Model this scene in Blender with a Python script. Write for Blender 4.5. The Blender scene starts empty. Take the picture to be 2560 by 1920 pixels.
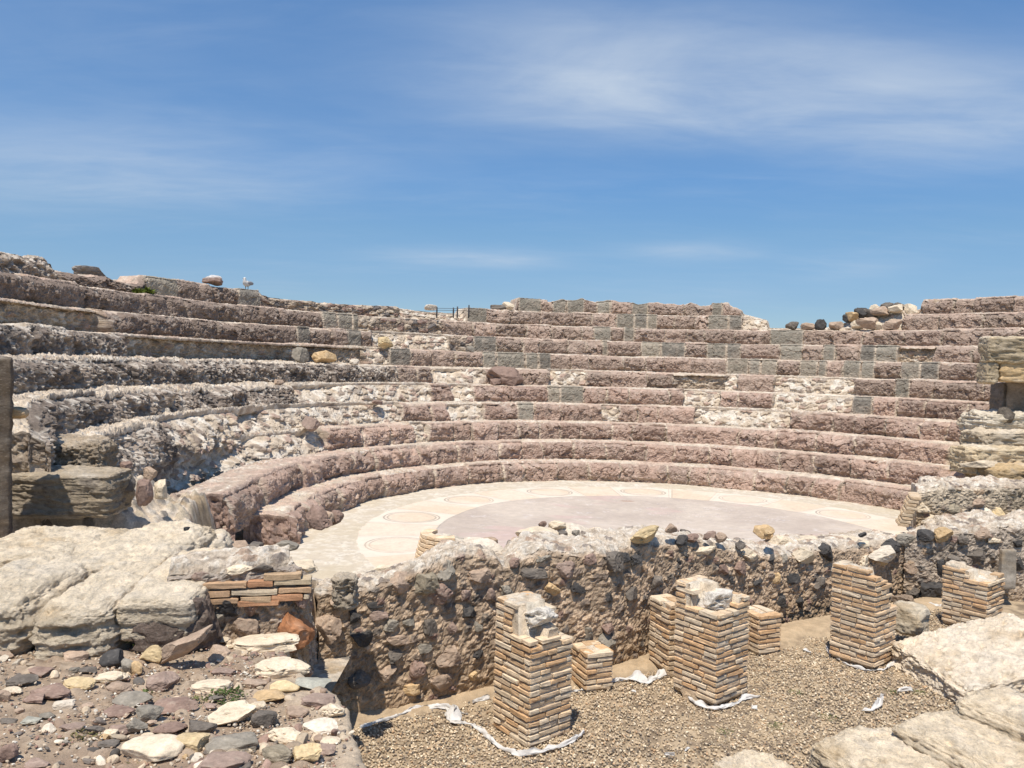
import bpy, bmesh, math, random
import numpy as np

random.seed(7)
RNG = np.random.default_rng(7)
scn = bpy.context.scene
COL = scn.collection

# ------------------------------------------------------------------ camera model
FPX, ROLL, PITCH, CAMZ = 778.76, 0.02779, 0.02261, 3.0


def ray(px, py):
    dx = px - 512.0; dy = py - 384.0
    xr = dx * math.cos(ROLL) + dy * math.sin(ROLL); yr = -dx * math.sin(ROLL) + dy * math.cos(ROLL)
    rx = xr / FPX; rz = -yr / FPX
    return np.array([rx, math.cos(PITCH) + rz * math.sin(PITCH), -math.sin(PITCH) + rz * math.cos(PITCH)])


def onz(px, py, z):
    r = ray(px, py); s = (z - CAMZ) / r[2]
    return np.array([r[0] * s, r[1] * s, z])


def aty(px, py, y):
    r = ray(px, py); s = y / r[1]
    return np.array([0, 0, CAMZ]) + r * s


def proj(P):
    P = np.asarray(P, float)
    x, y, z = P[..., 0], P[..., 1], P[..., 2] - CAMZ
    fy = y * math.cos(PITCH) - z * math.sin(PITCH); fz = y * math.sin(PITCH) + z * math.cos(PITCH)
    xr = x / fy * FPX; yr = -fz / fy * FPX
    return np.stack([512 + xr * math.cos(ROLL) - yr * math.sin(ROLL), 384 + xr * math.sin(ROLL) + yr * math.cos(ROLL)], -1)


# theatre frame: orchestra centre, seat radius, tread, rise; u along the stage, v towards the seats
CX, CY, R0, TR, HR = 3.388, 13.851, 6.921, 0.651, 0.4886
UX = np.array([0.906, 0.423]); VX = np.array([-0.423, 0.906])

# ------------------------------------------------------------------ noise
def _h(ix, iy, iz, seed):
    h = (ix.astype(np.int64) * 73856093) ^ (iy.astype(np.int64) * 19349663) ^ (iz.astype(np.int64) * 83492791) ^ (seed * 2654435761 & 0xffffffff)
    h = (h & 0xffffffff).astype(np.uint64)
    h = ((h ^ (h >> np.uint64(16))) * np.uint64(0x45d9f3b)) & np.uint64(0xffffffff)
    h = ((h ^ (h >> np.uint64(16))) * np.uint64(0x45d9f3b)) & np.uint64(0xffffffff)
    h = h ^ (h >> np.uint64(16))
    return h.astype(np.float64) / 4294967296.0


def vnoise(x, y, z, seed=0):
    x, y, z = np.broadcast_arrays(np.asarray(x, float), np.asarray(y, float), np.asarray(z, float))
    xi = np.floor(x); yi = np.floor(y); zi = np.floor(z)
    fx = x - xi; fy = y - yi; fz = z - zi
    fx = fx * fx * (3 - 2 * fx); fy = fy * fy * (3 - 2 * fy); fz = fz * fz * (3 - 2 * fz)
    r = 0
    for a in (0, 1):
        wa = fx if a else 1 - fx
        for b in (0, 1):
            wb = fy if b else 1 - fy
            for c in (0, 1):
                wc = fz if c else 1 - fz
                r = r + wa * wb * wc * _h(xi + a, yi + b, zi + c, seed)
    return r * 2 - 1


def fbm(x, y, z, seed=0, octv=4, gain=0.5, ridged=False):
    s = 0; a = 1.0; t = 0
    for o in range(octv):
        f = 2.03 ** o
        n = vnoise(np.asarray(x) * f + 17.3 * o, np.asarray(y) * f + 5.1 * o, np.asarray(z) * f + 9.7 * o, seed + o)
        if ridged: n = 1 - 2 * np.abs(n)
        s = s + a * n; t += a; a *= gain
    return s / t


def worley(x, y, seed=0, jit=0.9):
    """2-D cells: F1, F2, id of the nearest cell, offset to its centre"""
    xi = np.floor(x); yi = np.floor(y)
    f1 = np.full(x.shape, 9.0); f2 = np.full(x.shape, 9.0); idr = np.zeros(x.shape); ox = np.zeros(x.shape); oy = np.zeros(x.shape)
    z0 = np.zeros(x.shape)
    for a in (-1, 0, 1):
        for b in (-1, 0, 1):
            cxx = xi + a; cyy = yi + b
            px = cxx + 0.5 + jit * (_h(cxx, cyy, z0, seed) - 0.5); py = cyy + 0.5 + jit * (_h(cxx, cyy, z0 + 1, seed) - 0.5)
            d = np.hypot(x - px, y - py)
            m = d < f1
            f2 = np.where(m, f1, np.minimum(f2, d))
            idr = np.where(m, _h(cxx, cyy, z0 + 2, seed), idr)
            ox = np.where(m, x - px, ox); oy = np.where(m, y - py, oy)
            f1 = np.where(m, d, f1)
    return f1, f2, idr, ox, oy


def sst(a, b, x):
    t = np.clip((x - a) / (b - a), 0, 1)
    return t * t * (3 - 2 * t)


def mix(a, b, t):
    return a + (b - a) * t


def rgb(*c):
    return np.array(c, float)


def mixc(c, col, t):
    return c + (np.asarray(col) - c) * t[..., None]


# ------------------------------------------------------------------ object helpers
def tag(o, label=None, cat=None, group=None, kind=None):
    if label: o['label'] = label
    if cat: o['category'] = cat
    if group: o['group'] = group
    if kind: o['kind'] = kind
    return o


def empty(name, loc=(0, 0, 0)):
    o = bpy.data.objects.new(name, None); COL.objects.link(o); o.location = loc
    o.empty_display_size = 0.2
    return o


def mesh(name, V, F, mat, col=None, parent=None, smooth=True, loc=None):
    """link ONE mesh object; V are world coordinates, shifted to loc (a thing's base)"""
    V = np.asarray(V, float).reshape(-1, 3)
    if loc is not None: V = V - np.asarray(loc, float)
    elif parent is not None: V = V - np.asarray(parent_world(parent), float)
    me = bpy.data.meshes.new(name)
    n = len(V)
    me.vertices.add(n); me.vertices.foreach_set('co', V.astype(np.float32).ravel())
    F = np.asarray(F, np.int32)
    k = F.shape[1]; m = len(F)
    me.loops.add(m * k); me.loops.foreach_set('vertex_index', F.ravel())
    me.polygons.add(m)
    me.polygons.foreach_set('loop_start', np.arange(0, m * k, k, dtype=np.int32))
    me.polygons.foreach_set('loop_total', np.full(m, k, np.int32))
    me.polygons.foreach_set('use_smooth', np.full(m, smooth, bool))
    me.update(calc_edges=True)
    if col is not None:
        at = me.color_attributes.new('col', 'FLOAT_COLOR', 'POINT')
        c = np.ones((n, 4), np.float32); c[:, :3] = np.clip(np.asarray(col).reshape(-1, 3), 0.005, 0.95)
        at.data.foreach_set('color', c.ravel())
    me.materials.append(mat)
    o = bpy.data.objects.new(name, me); COL.objects.link(o)
    if loc is not None: o.location = loc
    if parent is not None: o.parent = parent
    return o


def parent_world(p):
    l = np.zeros(3)
    while p is not None:
        l += np.array(p.location); p = p.parent
    return l


def gridF(nu, nv, mask=None, flip=False):
    i = np.arange(nu - 1)[:, None]; j = np.arange(nv - 1)[None, :]
    a = i * nv + j
    F = np.stack([a, a + nv, a + nv + 1, a + 1], -1)
    if flip: F = F[..., ::-1]
    F = F.reshape(-1, 4)
    if mask is not None: F = F[mask.reshape(-1)]
    return F


def compact(V, F, C=None):
    u, inv = np.unique(F, return_inverse=True)
    return V.reshape(-1, 3)[u], inv.reshape(F.shape), (None if C is None else C.reshape(-1, 3)[u])


# ------------------------------------------------------------------ materials (procedural, albedo in attribute 'col' x noise)
def stone_mat(name, scale=9.0, contrast=0.35, fine=60.0, bump=0.5, bdist=0.012, spots=0.0, spotcol=(0.6, 0.55, 0.45), strata=0.0, rough=0.95, sat=1.0):
    m = bpy.data.materials.new(name); m.use_nodes = True
    nt = m.node_tree; N = nt.nodes; L = nt.links
    b = N['Principled BSDF']; b.inputs['Roughness'].default_value = rough
    b.inputs['Specular IOR Level'].default_value = 0.15
    at = N.new('ShaderNodeAttribute'); at.attribute_name = 'col'
    tc = N.new('ShaderNodeNewGeometry')
    mp = N.new('ShaderNodeMapping'); L.new(tc.outputs['Position'], mp.inputs['Vector'])
    mp.inputs['Scale'].default_value = (1, 1, 1 + strata)
    n1 = N.new('ShaderNodeTexNoise'); n1.inputs['Scale'].default_value = scale; n1.inputs['Detail'].default_value = 9; n1.inputs['Roughness'].default_value = 0.68
    L.new(mp.outputs['Vector'], n1.inputs['Vector'])
    r1 = N.new('ShaderNodeMapRange'); r1.inputs['From Min'].default_value = 0.3; r1.inputs['From Max'].default_value = 0.7
    r1.inputs['To Min'].default_value = 1 - contrast; r1.inputs['To Max'].default_value = 1 + contrast
    L.new(n1.outputs['Fac'], r1.inputs['Value'])
    n2 = N.new('ShaderNodeTexNoise'); n2.inputs['Scale'].default_value = fine; n2.inputs['Detail'].default_value = 5; n2.inputs['Roughness'].default_value = 0.75
    L.new(mp.outputs['Vector'], n2.inputs['Vector'])
    r2 = N.new('ShaderNodeMapRange'); r2.inputs['From Min'].default_value = 0.3; r2.inputs['From Max'].default_value = 0.7
    r2.inputs['To Min'].default_value = 1 - contrast * 0.8; r2.inputs['To Max'].default_value = 1 + contrast * 0.8
    L.new(n2.outputs['Fac'], r2.inputs['Value'])
    mu = N.new('ShaderNodeMath'); mu.operation = 'MULTIPLY'; L.new(r1.outputs[0], mu.inputs[0]); L.new(r2.outputs[0], mu.inputs[1])
    vm = N.new('ShaderNodeVectorMath'); vm.operation = 'SCALE'; L.new(at.outputs['Color'], vm.inputs[0]); L.new(mu.outputs[0], vm.inputs['Scale'])
    out = vm.outputs['Vector']
    if spots > 0:
        n3 = N.new('ShaderNodeTexNoise'); n3.inputs['Scale'].default_value = 28; n3.inputs['Detail'].default_value = 6; n3.inputs['Roughness'].default_value = 0.7
        L.new(mp.outputs['Vector'], n3.inputs['Vector'])
        r3 = N.new('ShaderNodeMapRange'); r3.inputs['From Min'].default_value = 0.56; r3.inputs['From Max'].default_value = 0.64; r3.inputs['To Max'].default_value = spots
        L.new(n3.outputs['Fac'], r3.inputs['Value'])
        mx = N.new('ShaderNodeMixRGB'); L.new(r3.outputs[0], mx.inputs['Fac']); L.new(out, mx.inputs['Color1']); mx.inputs['Color2'].default_value = (*spotcol, 1)
        out = mx.outputs['Color']
    L.new(out, b.inputs['Base Color'])
    bp = N.new('ShaderNodeBump'); bp.inputs['Strength'].default_value = bump; bp.inputs['Distance'].default_value = bdist
    ad = N.new('ShaderNodeMath'); ad.operation = 'MULTIPLY_ADD'; ad.inputs[1].default_value = 2.2
    L.new(n1.outputs['Fac'], ad.inputs[0]); L.new(n2.outputs['Fac'], ad.inputs[2])
    L.new(ad.outputs[0], bp.inputs['Height']); L.new(bp.outputs['Normal'], b.inputs['Normal'])
    return m


M_SEAT = stone_mat('seat_stone', 7, 0.30, 45, 0.8, 0.02, spots=0.25, spotcol=(0.46, 0.39, 0.32))
M_GREY = stone_mat('grey_stone', 9, 0.25, 55, 0.6, 0.012)
M_RUBBLE = stone_mat('rubble', 10, 0.34, 60, 0.9, 0.016, spots=0.2)
M_TUFA = stone_mat('tufa', 8, 0.28, 60, 1.0, 0.022, spots=0.3, spotcol=(0.62, 0.55, 0.44), strata=1.6)
M_ROCK = stone_mat('field_stone', 12, 0.22, 70, 0.5, 0.006)
M_BRICK = stone_mat('brick', 14, 0.24, 90, 0.5, 0.005)
M_FLOOR = stone_mat('paving', 5, 0.07, 80, 0.15, 0.003)
M_DIRT = stone_mat('dirt', 6, 0.25, 90, 0.8, 0.012)
M_CLOTH = stone_mat('geotextile', 20, 0.08, 120, 0.3, 0.004)
M_LEAF = stone_mat('leaf', 20, 0.3, 120, 0.1, 0.004, rough=0.6)
M_PAINT = stone_mat('painted_metal', 30, 0.06, 200, 0.05, 0.001, rough=0.5)

# albedos
RED = rgb(0.44, 0.31, 0.238); REDD = rgb(0.27, 0.185, 0.148); GREY = rgb(0.275, 0.245, 0.195); GREYB = rgb(0.21, 0.188, 0.155)
CREAM = rgb(0.60, 0.50, 0.385); CREAMW = rgb(0.68, 0.61, 0.51); TAN = rgb(0.42, 0.32, 0.21); LICH = rgb(0.26, 0.21, 0.17); LICHW = rgb(0.55, 0.49, 0.41)
DARKL = rgb(0.085, 0.075, 0.068); OCH = rgb(0.50, 0.34, 0.17); MORT = rgb(0.43, 0.32, 0.22)

# ------------------------------------------------------------------ THE SEATING
# per row: grey ashlars and cream patches as spans seen along the row (frame columns), rest is red tuff
GREYS = {
    11: [(519, 541, 0), (553, 566, 0), (567, 584, 0), (597, 610, 0), (632, 648, 0), (712, 722, 0)],
    10: [(148, 178, 2), (239, 260, 1), (467, 487, 0), (616.5, 634, 0), (634.5, 647, 1), (647.5, 657, 2), (708, 728, 0), (729, 742, 1)],
    9: [(323, 337, 0), (338, 352.5, 0), (353, 358.5, 0), (593.5, 611, 0), (624, 634, 0), (770, 803, 0)],
    8: [(297.5, 311, 1), (347.5, 362, 1), (473.5, 496.5, 1), (580, 602, 9), (602.5, 607.5, 2), (641.5, 660, 2), (661, 685, 1), (707, 726, 0), (726.5, 741, 1), (780, 802, 0), (823, 834.5, 0), (860, 875, 1), (875.5, 897, 0)],
    7: [(390, 411, 1), (483, 495.5, 0), (497, 525, 0), (526, 538, 0), (539, 551, 1), (727, 748, 2), (749, 760, 0), (761, 776.5, 2), (800, 817, 2), (818, 826, 0), (843, 860, 0), (861, 874, 0), (901, 919.5, 0), (920, 938.5, 1)],
    6: [(895, 909.5, 0)],
    5: [(548, 560, 2), (560.5, 583.5, 0), (852, 872, 1)],
    4: [(518, 534, 0)],
    3: [], 2: [], 1: [],
}
GREYS[8] = [g for g in GREYS[8] if g[2] != 9]
# type spans: 2 cream rubble, 3 lichened conglomerate, 4 hollow (stone lost), 5 dark rubble
SPANS = {
    11: [(742, 921, 2)],
    10: [(-300, 60, 3), (260, 400, 5), (400, 467, 2), (742, 902, 2)],
    9: [(358.5, 442, 5)],
    8: [(-300, 113, 4), (374, 450, 2), (450, 473, 5), (897, 934, 4)],
    7: [(-300, 128, 3), (128, 310, 4), (310, 368, 4), (368, 390, 2)],
    6: [(-300, 330, 3), (330, 399, 3), (433, 486, 2), (549, 586, 2), (586, 611, 0), (673, 686, 4), (686, 726, 4), (726, 737, 2), (774, 854, 2)],
    5: [(-300, 300, 3), (300, 433, 2), (455, 475, 2), (683, 720, 2), (773, 852, 2)],
    4: [(-300, 170, 3), (170, 405, 2), (452, 486, 2), (603, 619, 2), (695, 790, 2)],
    3: [(-300, 330, 2), (415, 430, 2)],
    2: [],
    1: [],
}


def dR(az, k):
    return np.interp(np.degrees(az), [20, 47, 80, 114, 143, 170, 215], [-0.42, -0.40, -0.17, 0.24, 0.12, 0.0, 0.0]) * max(0.0, 1 - (k - 1) / 4.0) + (0.55 * sst(188, 207, np.degrees(az)) if k >= 2 else 0.0)


def rowr(k, az):
    return R0 + TR * (k - 1) + dR(az, k)


def px_of(k, az):
    r = rowr(k, az)
    P = np.stack([CX + r * np.cos(az), CY + r * np.sin(az), np.full(az.shape, HR * (k - 0.5))], -1)
    p = proj(P)[:, 0]
    p[P[:, 1] < 1.5] = -999
    return p


seating = empty('theatre_seating', (CX, CY, 0))
tag(seating, 'ruined curved stone seating rising in eroded red and grey rows around the orchestra', 'seating')


def hmul10(px):
    return np.interp(px, [-300, 50, 56, 100, 142, 148, 259, 262, 300, 380, 455, 464, 467, 742, 743, 766, 768, 800, 836, 842, 870, 900, 903, 1100],
                     [1, 1, 0.55, 0.62, 0.70, 1.0, 1, 0.78, 0.70, 0.78, 0.55, 0.55, 1, 1, 0.85, 0.85, 0.28, 0.2, 0.3, 0.55, 0.95, 1.25, 1, 1])


def hmul11(px):
    return np.interp(px, [-300, 50, 53, 516, 518.5, 728, 730, 755, 765, 838, 880, 918, 920.5, 1100],
                     [0.02, 0.02, 0.02, 0.02, 1.0, 0.93, 0.75, 0.2, 0.03, 0.03, 0.35, 0.45, 1.0, 1.05])


ROWPX = {}
ENDPX = {1: 292, 2: 232, 3: 140, 4: 85, 5: 2, 6: -12}


def build_row(k):
    r0 = R0 + TR * (k - 1)
    az_hi = math.radians(232); az_lo = math.radians(17)
    # coarse az -> px and clip to what a step aside could see
    aa = np.linspace(az_hi, az_lo, 900)
    pp = px_of(k, aa)
    cap_ = math.radians(205) + math.asin({2: 1.2, 3: -0.2, 4: 0.35, 5: 1.2, 6: 1.8}.get(k, 1.9) / (r0 + 0.5))
    if k == 1: cap_ = math.radians(190)
    bad = ((pp < ENDPX.get(k, -120)) & (aa > math.radians(120))) | (aa > cap_)
    i0 = int(np.where(bad)[0].max()) + 1 if bad.any() else 0
    ok = (np.arange(len(aa)) >= i0) & (pp < 1150)
    aa = aa[ok]; az_hi, az_lo = aa[0], aa[-1]
    ds = 0.021
    ns = int((az_hi - az_lo) * r0 / ds)
    az = np.linspace(az_hi, az_lo, ns)
    px = px_of(k, az)
    ROWPX[k] = (px, az)
    h = HR
    back = TR + 0.22 if k < 11 else 1.2
    wv = np.concatenate([np.arange(-1.1, -0.14, 0.05) if 3 <= k <= 8 else np.zeros(0), np.arange(-0.14, h + 0.12, 0.0205), np.arange(h + 0.12, h + back, 0.027)])
    nw = len(wv)
    S = ((az_hi - az) * r0)[:, None] * np.ones((1, nw)); W = np.ones((ns, 1)) * wv[None, :]
    PX = px[:, None] * np.ones((1, nw)); AZ = az[:, None] * np.ones((1, nw))
    seed = k * 31
    # ---- blocks
    px2s = lambda p: float(np.interp(p, px, S[:, 0]))
    edges = []; spans = []
    for a, b, t in GREYS[k]:
        sa, sb = px2s(a), px2s(b)
        if sb - sa > 0.08: spans.append((sa, sb, 1, t))
    for a, b, t in SPANS[k]:
        sa, sb = px2s(a), px2s(b)
        if sb - sa > 0.05: spans.append((sa, sb, t, 0))
    spans.sort()
    blocks = []; cur = 0.0; smax = S[-1, 0]
    rr = random.Random(seed)

    def fill(a, b):
        x = a
        while x < b - 1e-6:
            l = rr.uniform(0.5, 1.25)
            if b - (x + l) < 0.35: l = b - x
            blocks.append((x, x + l, 0, 0)); x += l
    for sa, sb, t, q in spans:
        if sa > cur + 0.02: fill(cur, sa)
        sa = max(sa, cur)
        if sb <= sa: continue
        if t == 1 or t == 4 or t == 2 or t == 5:
            blocks.append((sa, sb, t, q))
        elif t == 3:
            x = sa
            while x < sb - 1e-6:
                l = rr.uniform(0.9, 2.2)
                if sb - (x + l) < 0.5: l = sb - x
                blocks.append((x, x + l, 3, 0)); x += l
        else:
            fill(sa, sb)
        cur = sb
    if cur < smax: fill(cur, smax + 0.5)
    bs = np.array([b[0] for b in blocks]); be = np.array([b[1] for b in blocks])
    bt = np.array([b[2] for b in blocks]); bq = np.array([b[3] for b in blocks])
    wob = 0.05 * vnoise(S * 0.0 + 3.1, W * 7, S * 3, seed)
    Sw = S + wob * (W < h + 0.2)
    idx0 = np.clip(np.searchsorted(bs, S[:, 0], side='right') - 1, 0, len(bs) - 1)
    idx = np.clip(np.searchsorted(bs, Sw.ravel(), side='right') - 1, 0, len(bs) - 1).reshape(S.shape)
    isg0 = (bt[idx0] == 1)
    idx = np.where(isg0[:, None], idx0[:, None], idx)          # grey ashlars keep straight joints
    T = bt[idx]; Q = bq[idx]
    dj = np.minimum(np.abs(Sw - bs[idx]), np.abs(be[idx] - Sw))
    dj = np.where(T == 1, np.minimum(np.abs(S - bs[idx]), np.abs(be[idx] - S)), dj)
    br = RNG.random((len(blocks), 4))
    B0 = br[idx, 0]; B1 = br[idx, 1]; B2 = br[idx, 2]
    tread = sst(h - 0.03, h + 0.05, W)
    P3 = (S, W, 0 * S + k * 7.7)
    # ---- relief
    lo = fbm(S * 1.1, W * 1.3, k * 3.3, seed, 3)
    mid = fbm(S * 4.5, W * 5.5, k * 1.7, seed + 5, 4, ridged=True)
    fin = fbm(S * 15, W * 17, k * 2.9, seed + 9, 4, 0.6)
    fi2 = fbm(S * 38, W * 40, k * 1.3, seed + 10, 2)
    f1, f2, wid, ox, oy = worley(S * 5.2 + lo * 1.0 + fin * 0.3, W * 6.2 + mid * 0.5, seed + 3)
    gx = _h(np.floor(wid * 9999), wid * 0, wid * 0, seed) - 0.5; gy = _h(np.floor(wid * 9999), wid * 0 + 1, wid * 0, seed) - 0.5
    facet = (wid - 0.5) * 0.055 + (ox * gx + oy * gy) * 0.075 - 0.050 * (1 - sst(0.0, 0.07, f2 - f1)) * sst(-0.25, 0.25, lo + 0.5 * fin)
    p1, p2, pid, _, _ = worley(S * 13 + fin * 0.5, W * 14 + mid * 0.6, seed + 13)
    peb = 0.045 * (1 - np.minimum(1, p1 / 0.55) ** 2)
    hol = np.clip(fbm(S * 7, W * 7, k * 4.1, seed + 21, 3) - 0.18, 0, 1)
    joint = np.exp(-(dj / 0.026) ** 2)
    edgeN = 0.06 + 0.08 * np.clip(lo + 0.6 * mid, 0, 1)
    rnd = np.exp(-((W - h) / edgeN) ** 2)                    # worn front edge
    chip = sst(0.12, 0.45, fbm(S * 2.4, W * 1.2, k * 5.5, seed + 31, 3))
    D0 = (B0 - 0.5) * 0.11 + facet * (0.45 + 0.9 * B1) + 0.030 * (mid - 0.2) * (0.5 + B2) + 0.045 * fin * (0.35 + B2) + 0.020 * fi2 - 0.05 * joint - 0.11 * rnd * (0.45 + B1) + 0.045 * lo - 0.16 * chip * sst(0.12, h, W)
    D0 += -0.05 * sst(0.14, 0.0, W) * (B2 > 0.4)
    D1 = (B0 - 0.5) * 0.02 + 0.006 * mid + 0.016 * fin + 0.010 * fi2 - 0.030 * joint - 0.05 * rnd * (0.4 + B1) + 0.35 * facet - 0.05 * chip * sst(0.3, h, W)
    r1, r2, rid, rox, roy = worley(S * 4.6 + mid * 0.35 + lo, W * 9.0 + mid * 0.5 + lo * 1.5, seed + 23)
    rub = 0.10 * np.clip(1.05 - (r1 / 0.6) ** 1.5, 0, 0.55) * (rid > 0.35) + 0.4 * peb * (pid > 0.6)
    D2 = -0.08 - 0.26 * sst(-0.05, h, W) + 0.10 * lo + rub + 0.04 * fin + 0.05 * mid
    D3 = (B0 - 0.5) * 0.12 + 0.08 * lo + 0.035 * mid + 0.055 * fin + 0.03 * fi2 + 0.45 * peb * (pid > 0.4) - 0.34 * hol - 0.03 * joint - 0.07 * rnd * (0.4 + B1) - 0.10 * chip * sst(0.1, h, W)
    D4 = -0.20 + 0.06 * lo + 0.7 * rub + 0.5 * peb + 0.03 * fi2 + 0.025 * fin - 0.08 * hol
    D5 = -0.05 + 0.08 * lo + rub * 0.9 + 0.045 * fin + 0.05 * mid - 0.06 * rnd
    D = np.choose(T, [D0, D1, D2, D3, D4, D5])
    DT = 0.020 * lo + 0.020 * fin + 0.012 * fi2 + 0.010 * mid + 0.3 * peb * sst(-0.2, 0.3, lo)
    if k <= 6:                                                # left arm: broken, strewn treads
        lft = sst(450, 230, PX) * (k >= 3)
        brk = lft * (k <= 5) * sst(20, 140, PX)
        big = fbm(S * 0.9, W * 0.8, k, seed + 41, 4)
        D = D + lft * (0.09 * fbm(S * 1.9, W * 2.2, k, seed + 42, 3) + 0.03 * mid + 0.03 * fi2) - lft * 0.08 * rnd - brk * sst(-0.25, 0.25, big) * (0.34 * sst(-0.05, h, W))
        DT = DT + lft * (0.05 * fbm(S * 2.2, W * 2.2, k, seed + 43, 3) + 0.45 * rub + 0.03 * fin + 0.02 * fi2) - brk * 0.12 * sst(-0.2, 0.3, big) * sst(h + 0.35, h, W)
    if 4 <= k <= 6:
        ctr_ = sst(425, 445, PX) * sst(515, 485, PX)
        D = D - ctr_ * 0.16 * sst(-0.05, h, W) + ctr_ * 0.10 * fbm(S * 2.0, W * 2.0, k, seed + 45, 3)
    back_fade = sst(h + TR + 0.2, h + TR, W) if k < 11 else 1.0
    DT = DT + (br[idx, 3] - 0.6) * 0.085 * (T != 1) * sst(h + 0.5, h + 0.15, W)
    D = D * (1 - tread) + (DT - 0.06 * rnd * (T != 1) - 0.10 * chip * sst(h + 0.22, h, W) * (T == 0)) * tread
    # ---- position
    hm = np.ones_like(PX)
    if k == 10: hm = hmul10(PX)
    if k == 11: hm = hmul11(PX)
    if k in (10, 11): hm = np.where(hm < 0.99, hm * (1 + 0.25 * fbm(S * 2.2, 0, k, seed + 61, 3)), hm)
    lost7 = (T == 4) & (k == 7)
    R = rowr(k, AZ) + np.clip(W - h, 0, None)
    Zb = HR * 9 + HR * np.minimum(1, hmul10(PX)) if k == 11 else HR * (k - 1)
    Z = Zb + np.minimum(W, h) * hm
    # the lost stretch of row 7 shows the core right up to row 8's stones
    nr = -(1 - tread); nz = tread
    if k in (4, 5, 6): Z = Z - np.where(W > -0.1, 1, 0) * np.minimum(W + 0.1, h) / h * (0.30 + 0.15 * lo) * sst(0.75, 0.0, S)
    R = R + nr * D + 0.35 * (rnd * -D) * 0 ; Z = Z + nz * D * np.clip(hm * 3, 0.3, 1)
    R = R + 0.05 * rnd * (T != 1)
    if k in (7, 8): R = R + np.where(T == 4, np.where(PX < 400, 0.24, 0.05), 0)
    if k == 3: R = R + 0.45 * sst(310, 235, PX)
    jl = int(np.searchsorted(wv, h - 0.05))
    E_ = np.clip(-D[:, jl], 0, 0.38); E_ = np.where(T[:, jl] == 4, 0.0, E_ * np.where(T[:, jl] < 2, 0.5, np.where(T[:, jl] == 3, 0.45, 1.0)))
    E_ = np.convolve(np.pad(E_, 4, mode='edge'), np.ones(9) / 9, 'valid')[:, None]
    R = R + E_ * np.exp(-np.clip(W - h, 0, None) / 0.40) * sst(h - 0.05, h + 0.03, W)
    X = CX + R * np.cos(AZ); Y = CY + R * np.sin(AZ)
    # ---- colour (albedo, with shade put into the upper left rows)
    n1 = fbm(S * 2.1, W * 2.6, k, seed + 71, 4); n2 = fbm(S * 9, W * 11, k * 2, seed + 77, 4, 0.6)
    ones = np.ones(S.shape + (1,))
    redc = RED * ones
    redc = mixc(redc, REDD, sst(0.25, 0.9, B2) * (0.55 if k >= 4 else 0.25))
    redc = mixc(redc, rgb(0.24, 0.185, 0.155), sst(-0.1, 0.5, n1) * 0.5)
    redc = mixc(redc, rgb(0.44, 0.33, 0.27), sst(0.15, 0.6, n2) * 0.5)
    redc = redc * (0.82 + 0.36 * B0)[..., None]
    redc = mixc(redc, CREAM, np.clip(joint * 1.5, 0, 1) * sst(-0.6, 0.0, n1 + B1 - 0.4) * 0.95)
    vein = np.exp(-((f2 - f1 + 0.03 * n2) / 0.05) ** 2)
    redc = mixc(redc, CREAM * 0.92, vein * sst(-0.1, 0.5, n1 + 0.5 * (B1 - 0.3)) * 0.85)
    redc = mixc(redc, rgb(0.52, 0.41, 0.33), sst(0.0, 0.5, facet * 6 + n2) * 0.35)
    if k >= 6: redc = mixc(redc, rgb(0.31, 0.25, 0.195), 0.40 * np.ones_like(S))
    if k >= 7: redc = mixc(redc, rgb(0.215, 0.165, 0.132), sst(470, 250, PX) * 0.8); redc = mixc(redc, LICHW, sst(0.2, 0.45, n2) * sst(470, 230, PX) * 0.4)  # upper left rows: browner stone, darkened further to carry shade; lichen flecks
    gcol = np.where((Q == 1)[..., None], GREYB, np.where((Q == 2)[..., None], rgb(0.30, 0.26, 0.20), GREY)) * (0.85 + 0.35 * B1)[..., None]
    gcol = mixc(gcol, rgb(0.36, 0.30, 0.235), sst(-0.1, 0.5, n2 + 0.5 * n1) * 0.5); gcol = mixc(gcol, rgb(0.42, 0.34, 0.27), sst(0.1, 0.0, W) * 0.5)
    gcol = mixc(gcol, CREAM * 0.9, np.clip(joint * 1.2, 0, 1))
    cel = pid[..., None]
    rcl = rid[..., None]
    crc = mixc(CREAM * ones, CREAMW, sst(-0.2, 0.35, n2)); crc = mixc(crc, rgb(0.50, 0.39, 0.27), sst(0.0, 0.45, n1) * 0.6)
    stc = np.where(rcl < 0.55, rgb(0.52, 0.42, 0.31), np.where(rcl < 0.72, RED * 0.95, np.where(rcl < 0.86, rgb(0.30, 0.235, 0.185), CREAMW)))
    crc = mixc(crc, stc, ((rid > 0.35) & (r1 < 0.46)) * 0.9)
    crc = mixc(crc, LICH, sst(0.1, 0.5, fbm(S * 4, W * 5, k, seed + 96, 4, 0.6)) * (0.7 if k >= 4 else 0.2) * sst(640, 330, PX))
    lic = LICH * ones
    lic = mixc(lic, rgb(0.38, 0.305, 0.24), sst(-0.2, 0.4, n1))
    lic = mixc(lic, DARKL * 1.2, sst(0.05, 0.40, fbm(S * 6.5, W * 5, k, seed + 88, 5, 0.68)) * 0.8)
    lic = mixc(lic, LICHW * 1.1, sst(0.14, 0.36, n2 + 0.25 * n1 + 0.12 * sst(h - 0.25, h, W)) * 0.7)
    lic = mixc(lic, CREAMW, (pid > 0.86) * sst(0.42, 0.25, p1) * 0.8)
    cor = mixc(rgb(0.46, 0.36, 0.26) * ones, rgb(0.60, 0.50, 0.38), sst(0, 0.4, n2)); cor = mixc(cor, stc, ((rid > 0.35) & (r1 < 0.46)) * 0.7)
    cor = mixc(cor, rgb(0.18, 0.14, 0.11), sst(0.1, 0.5, n1) * 0.6)
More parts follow.
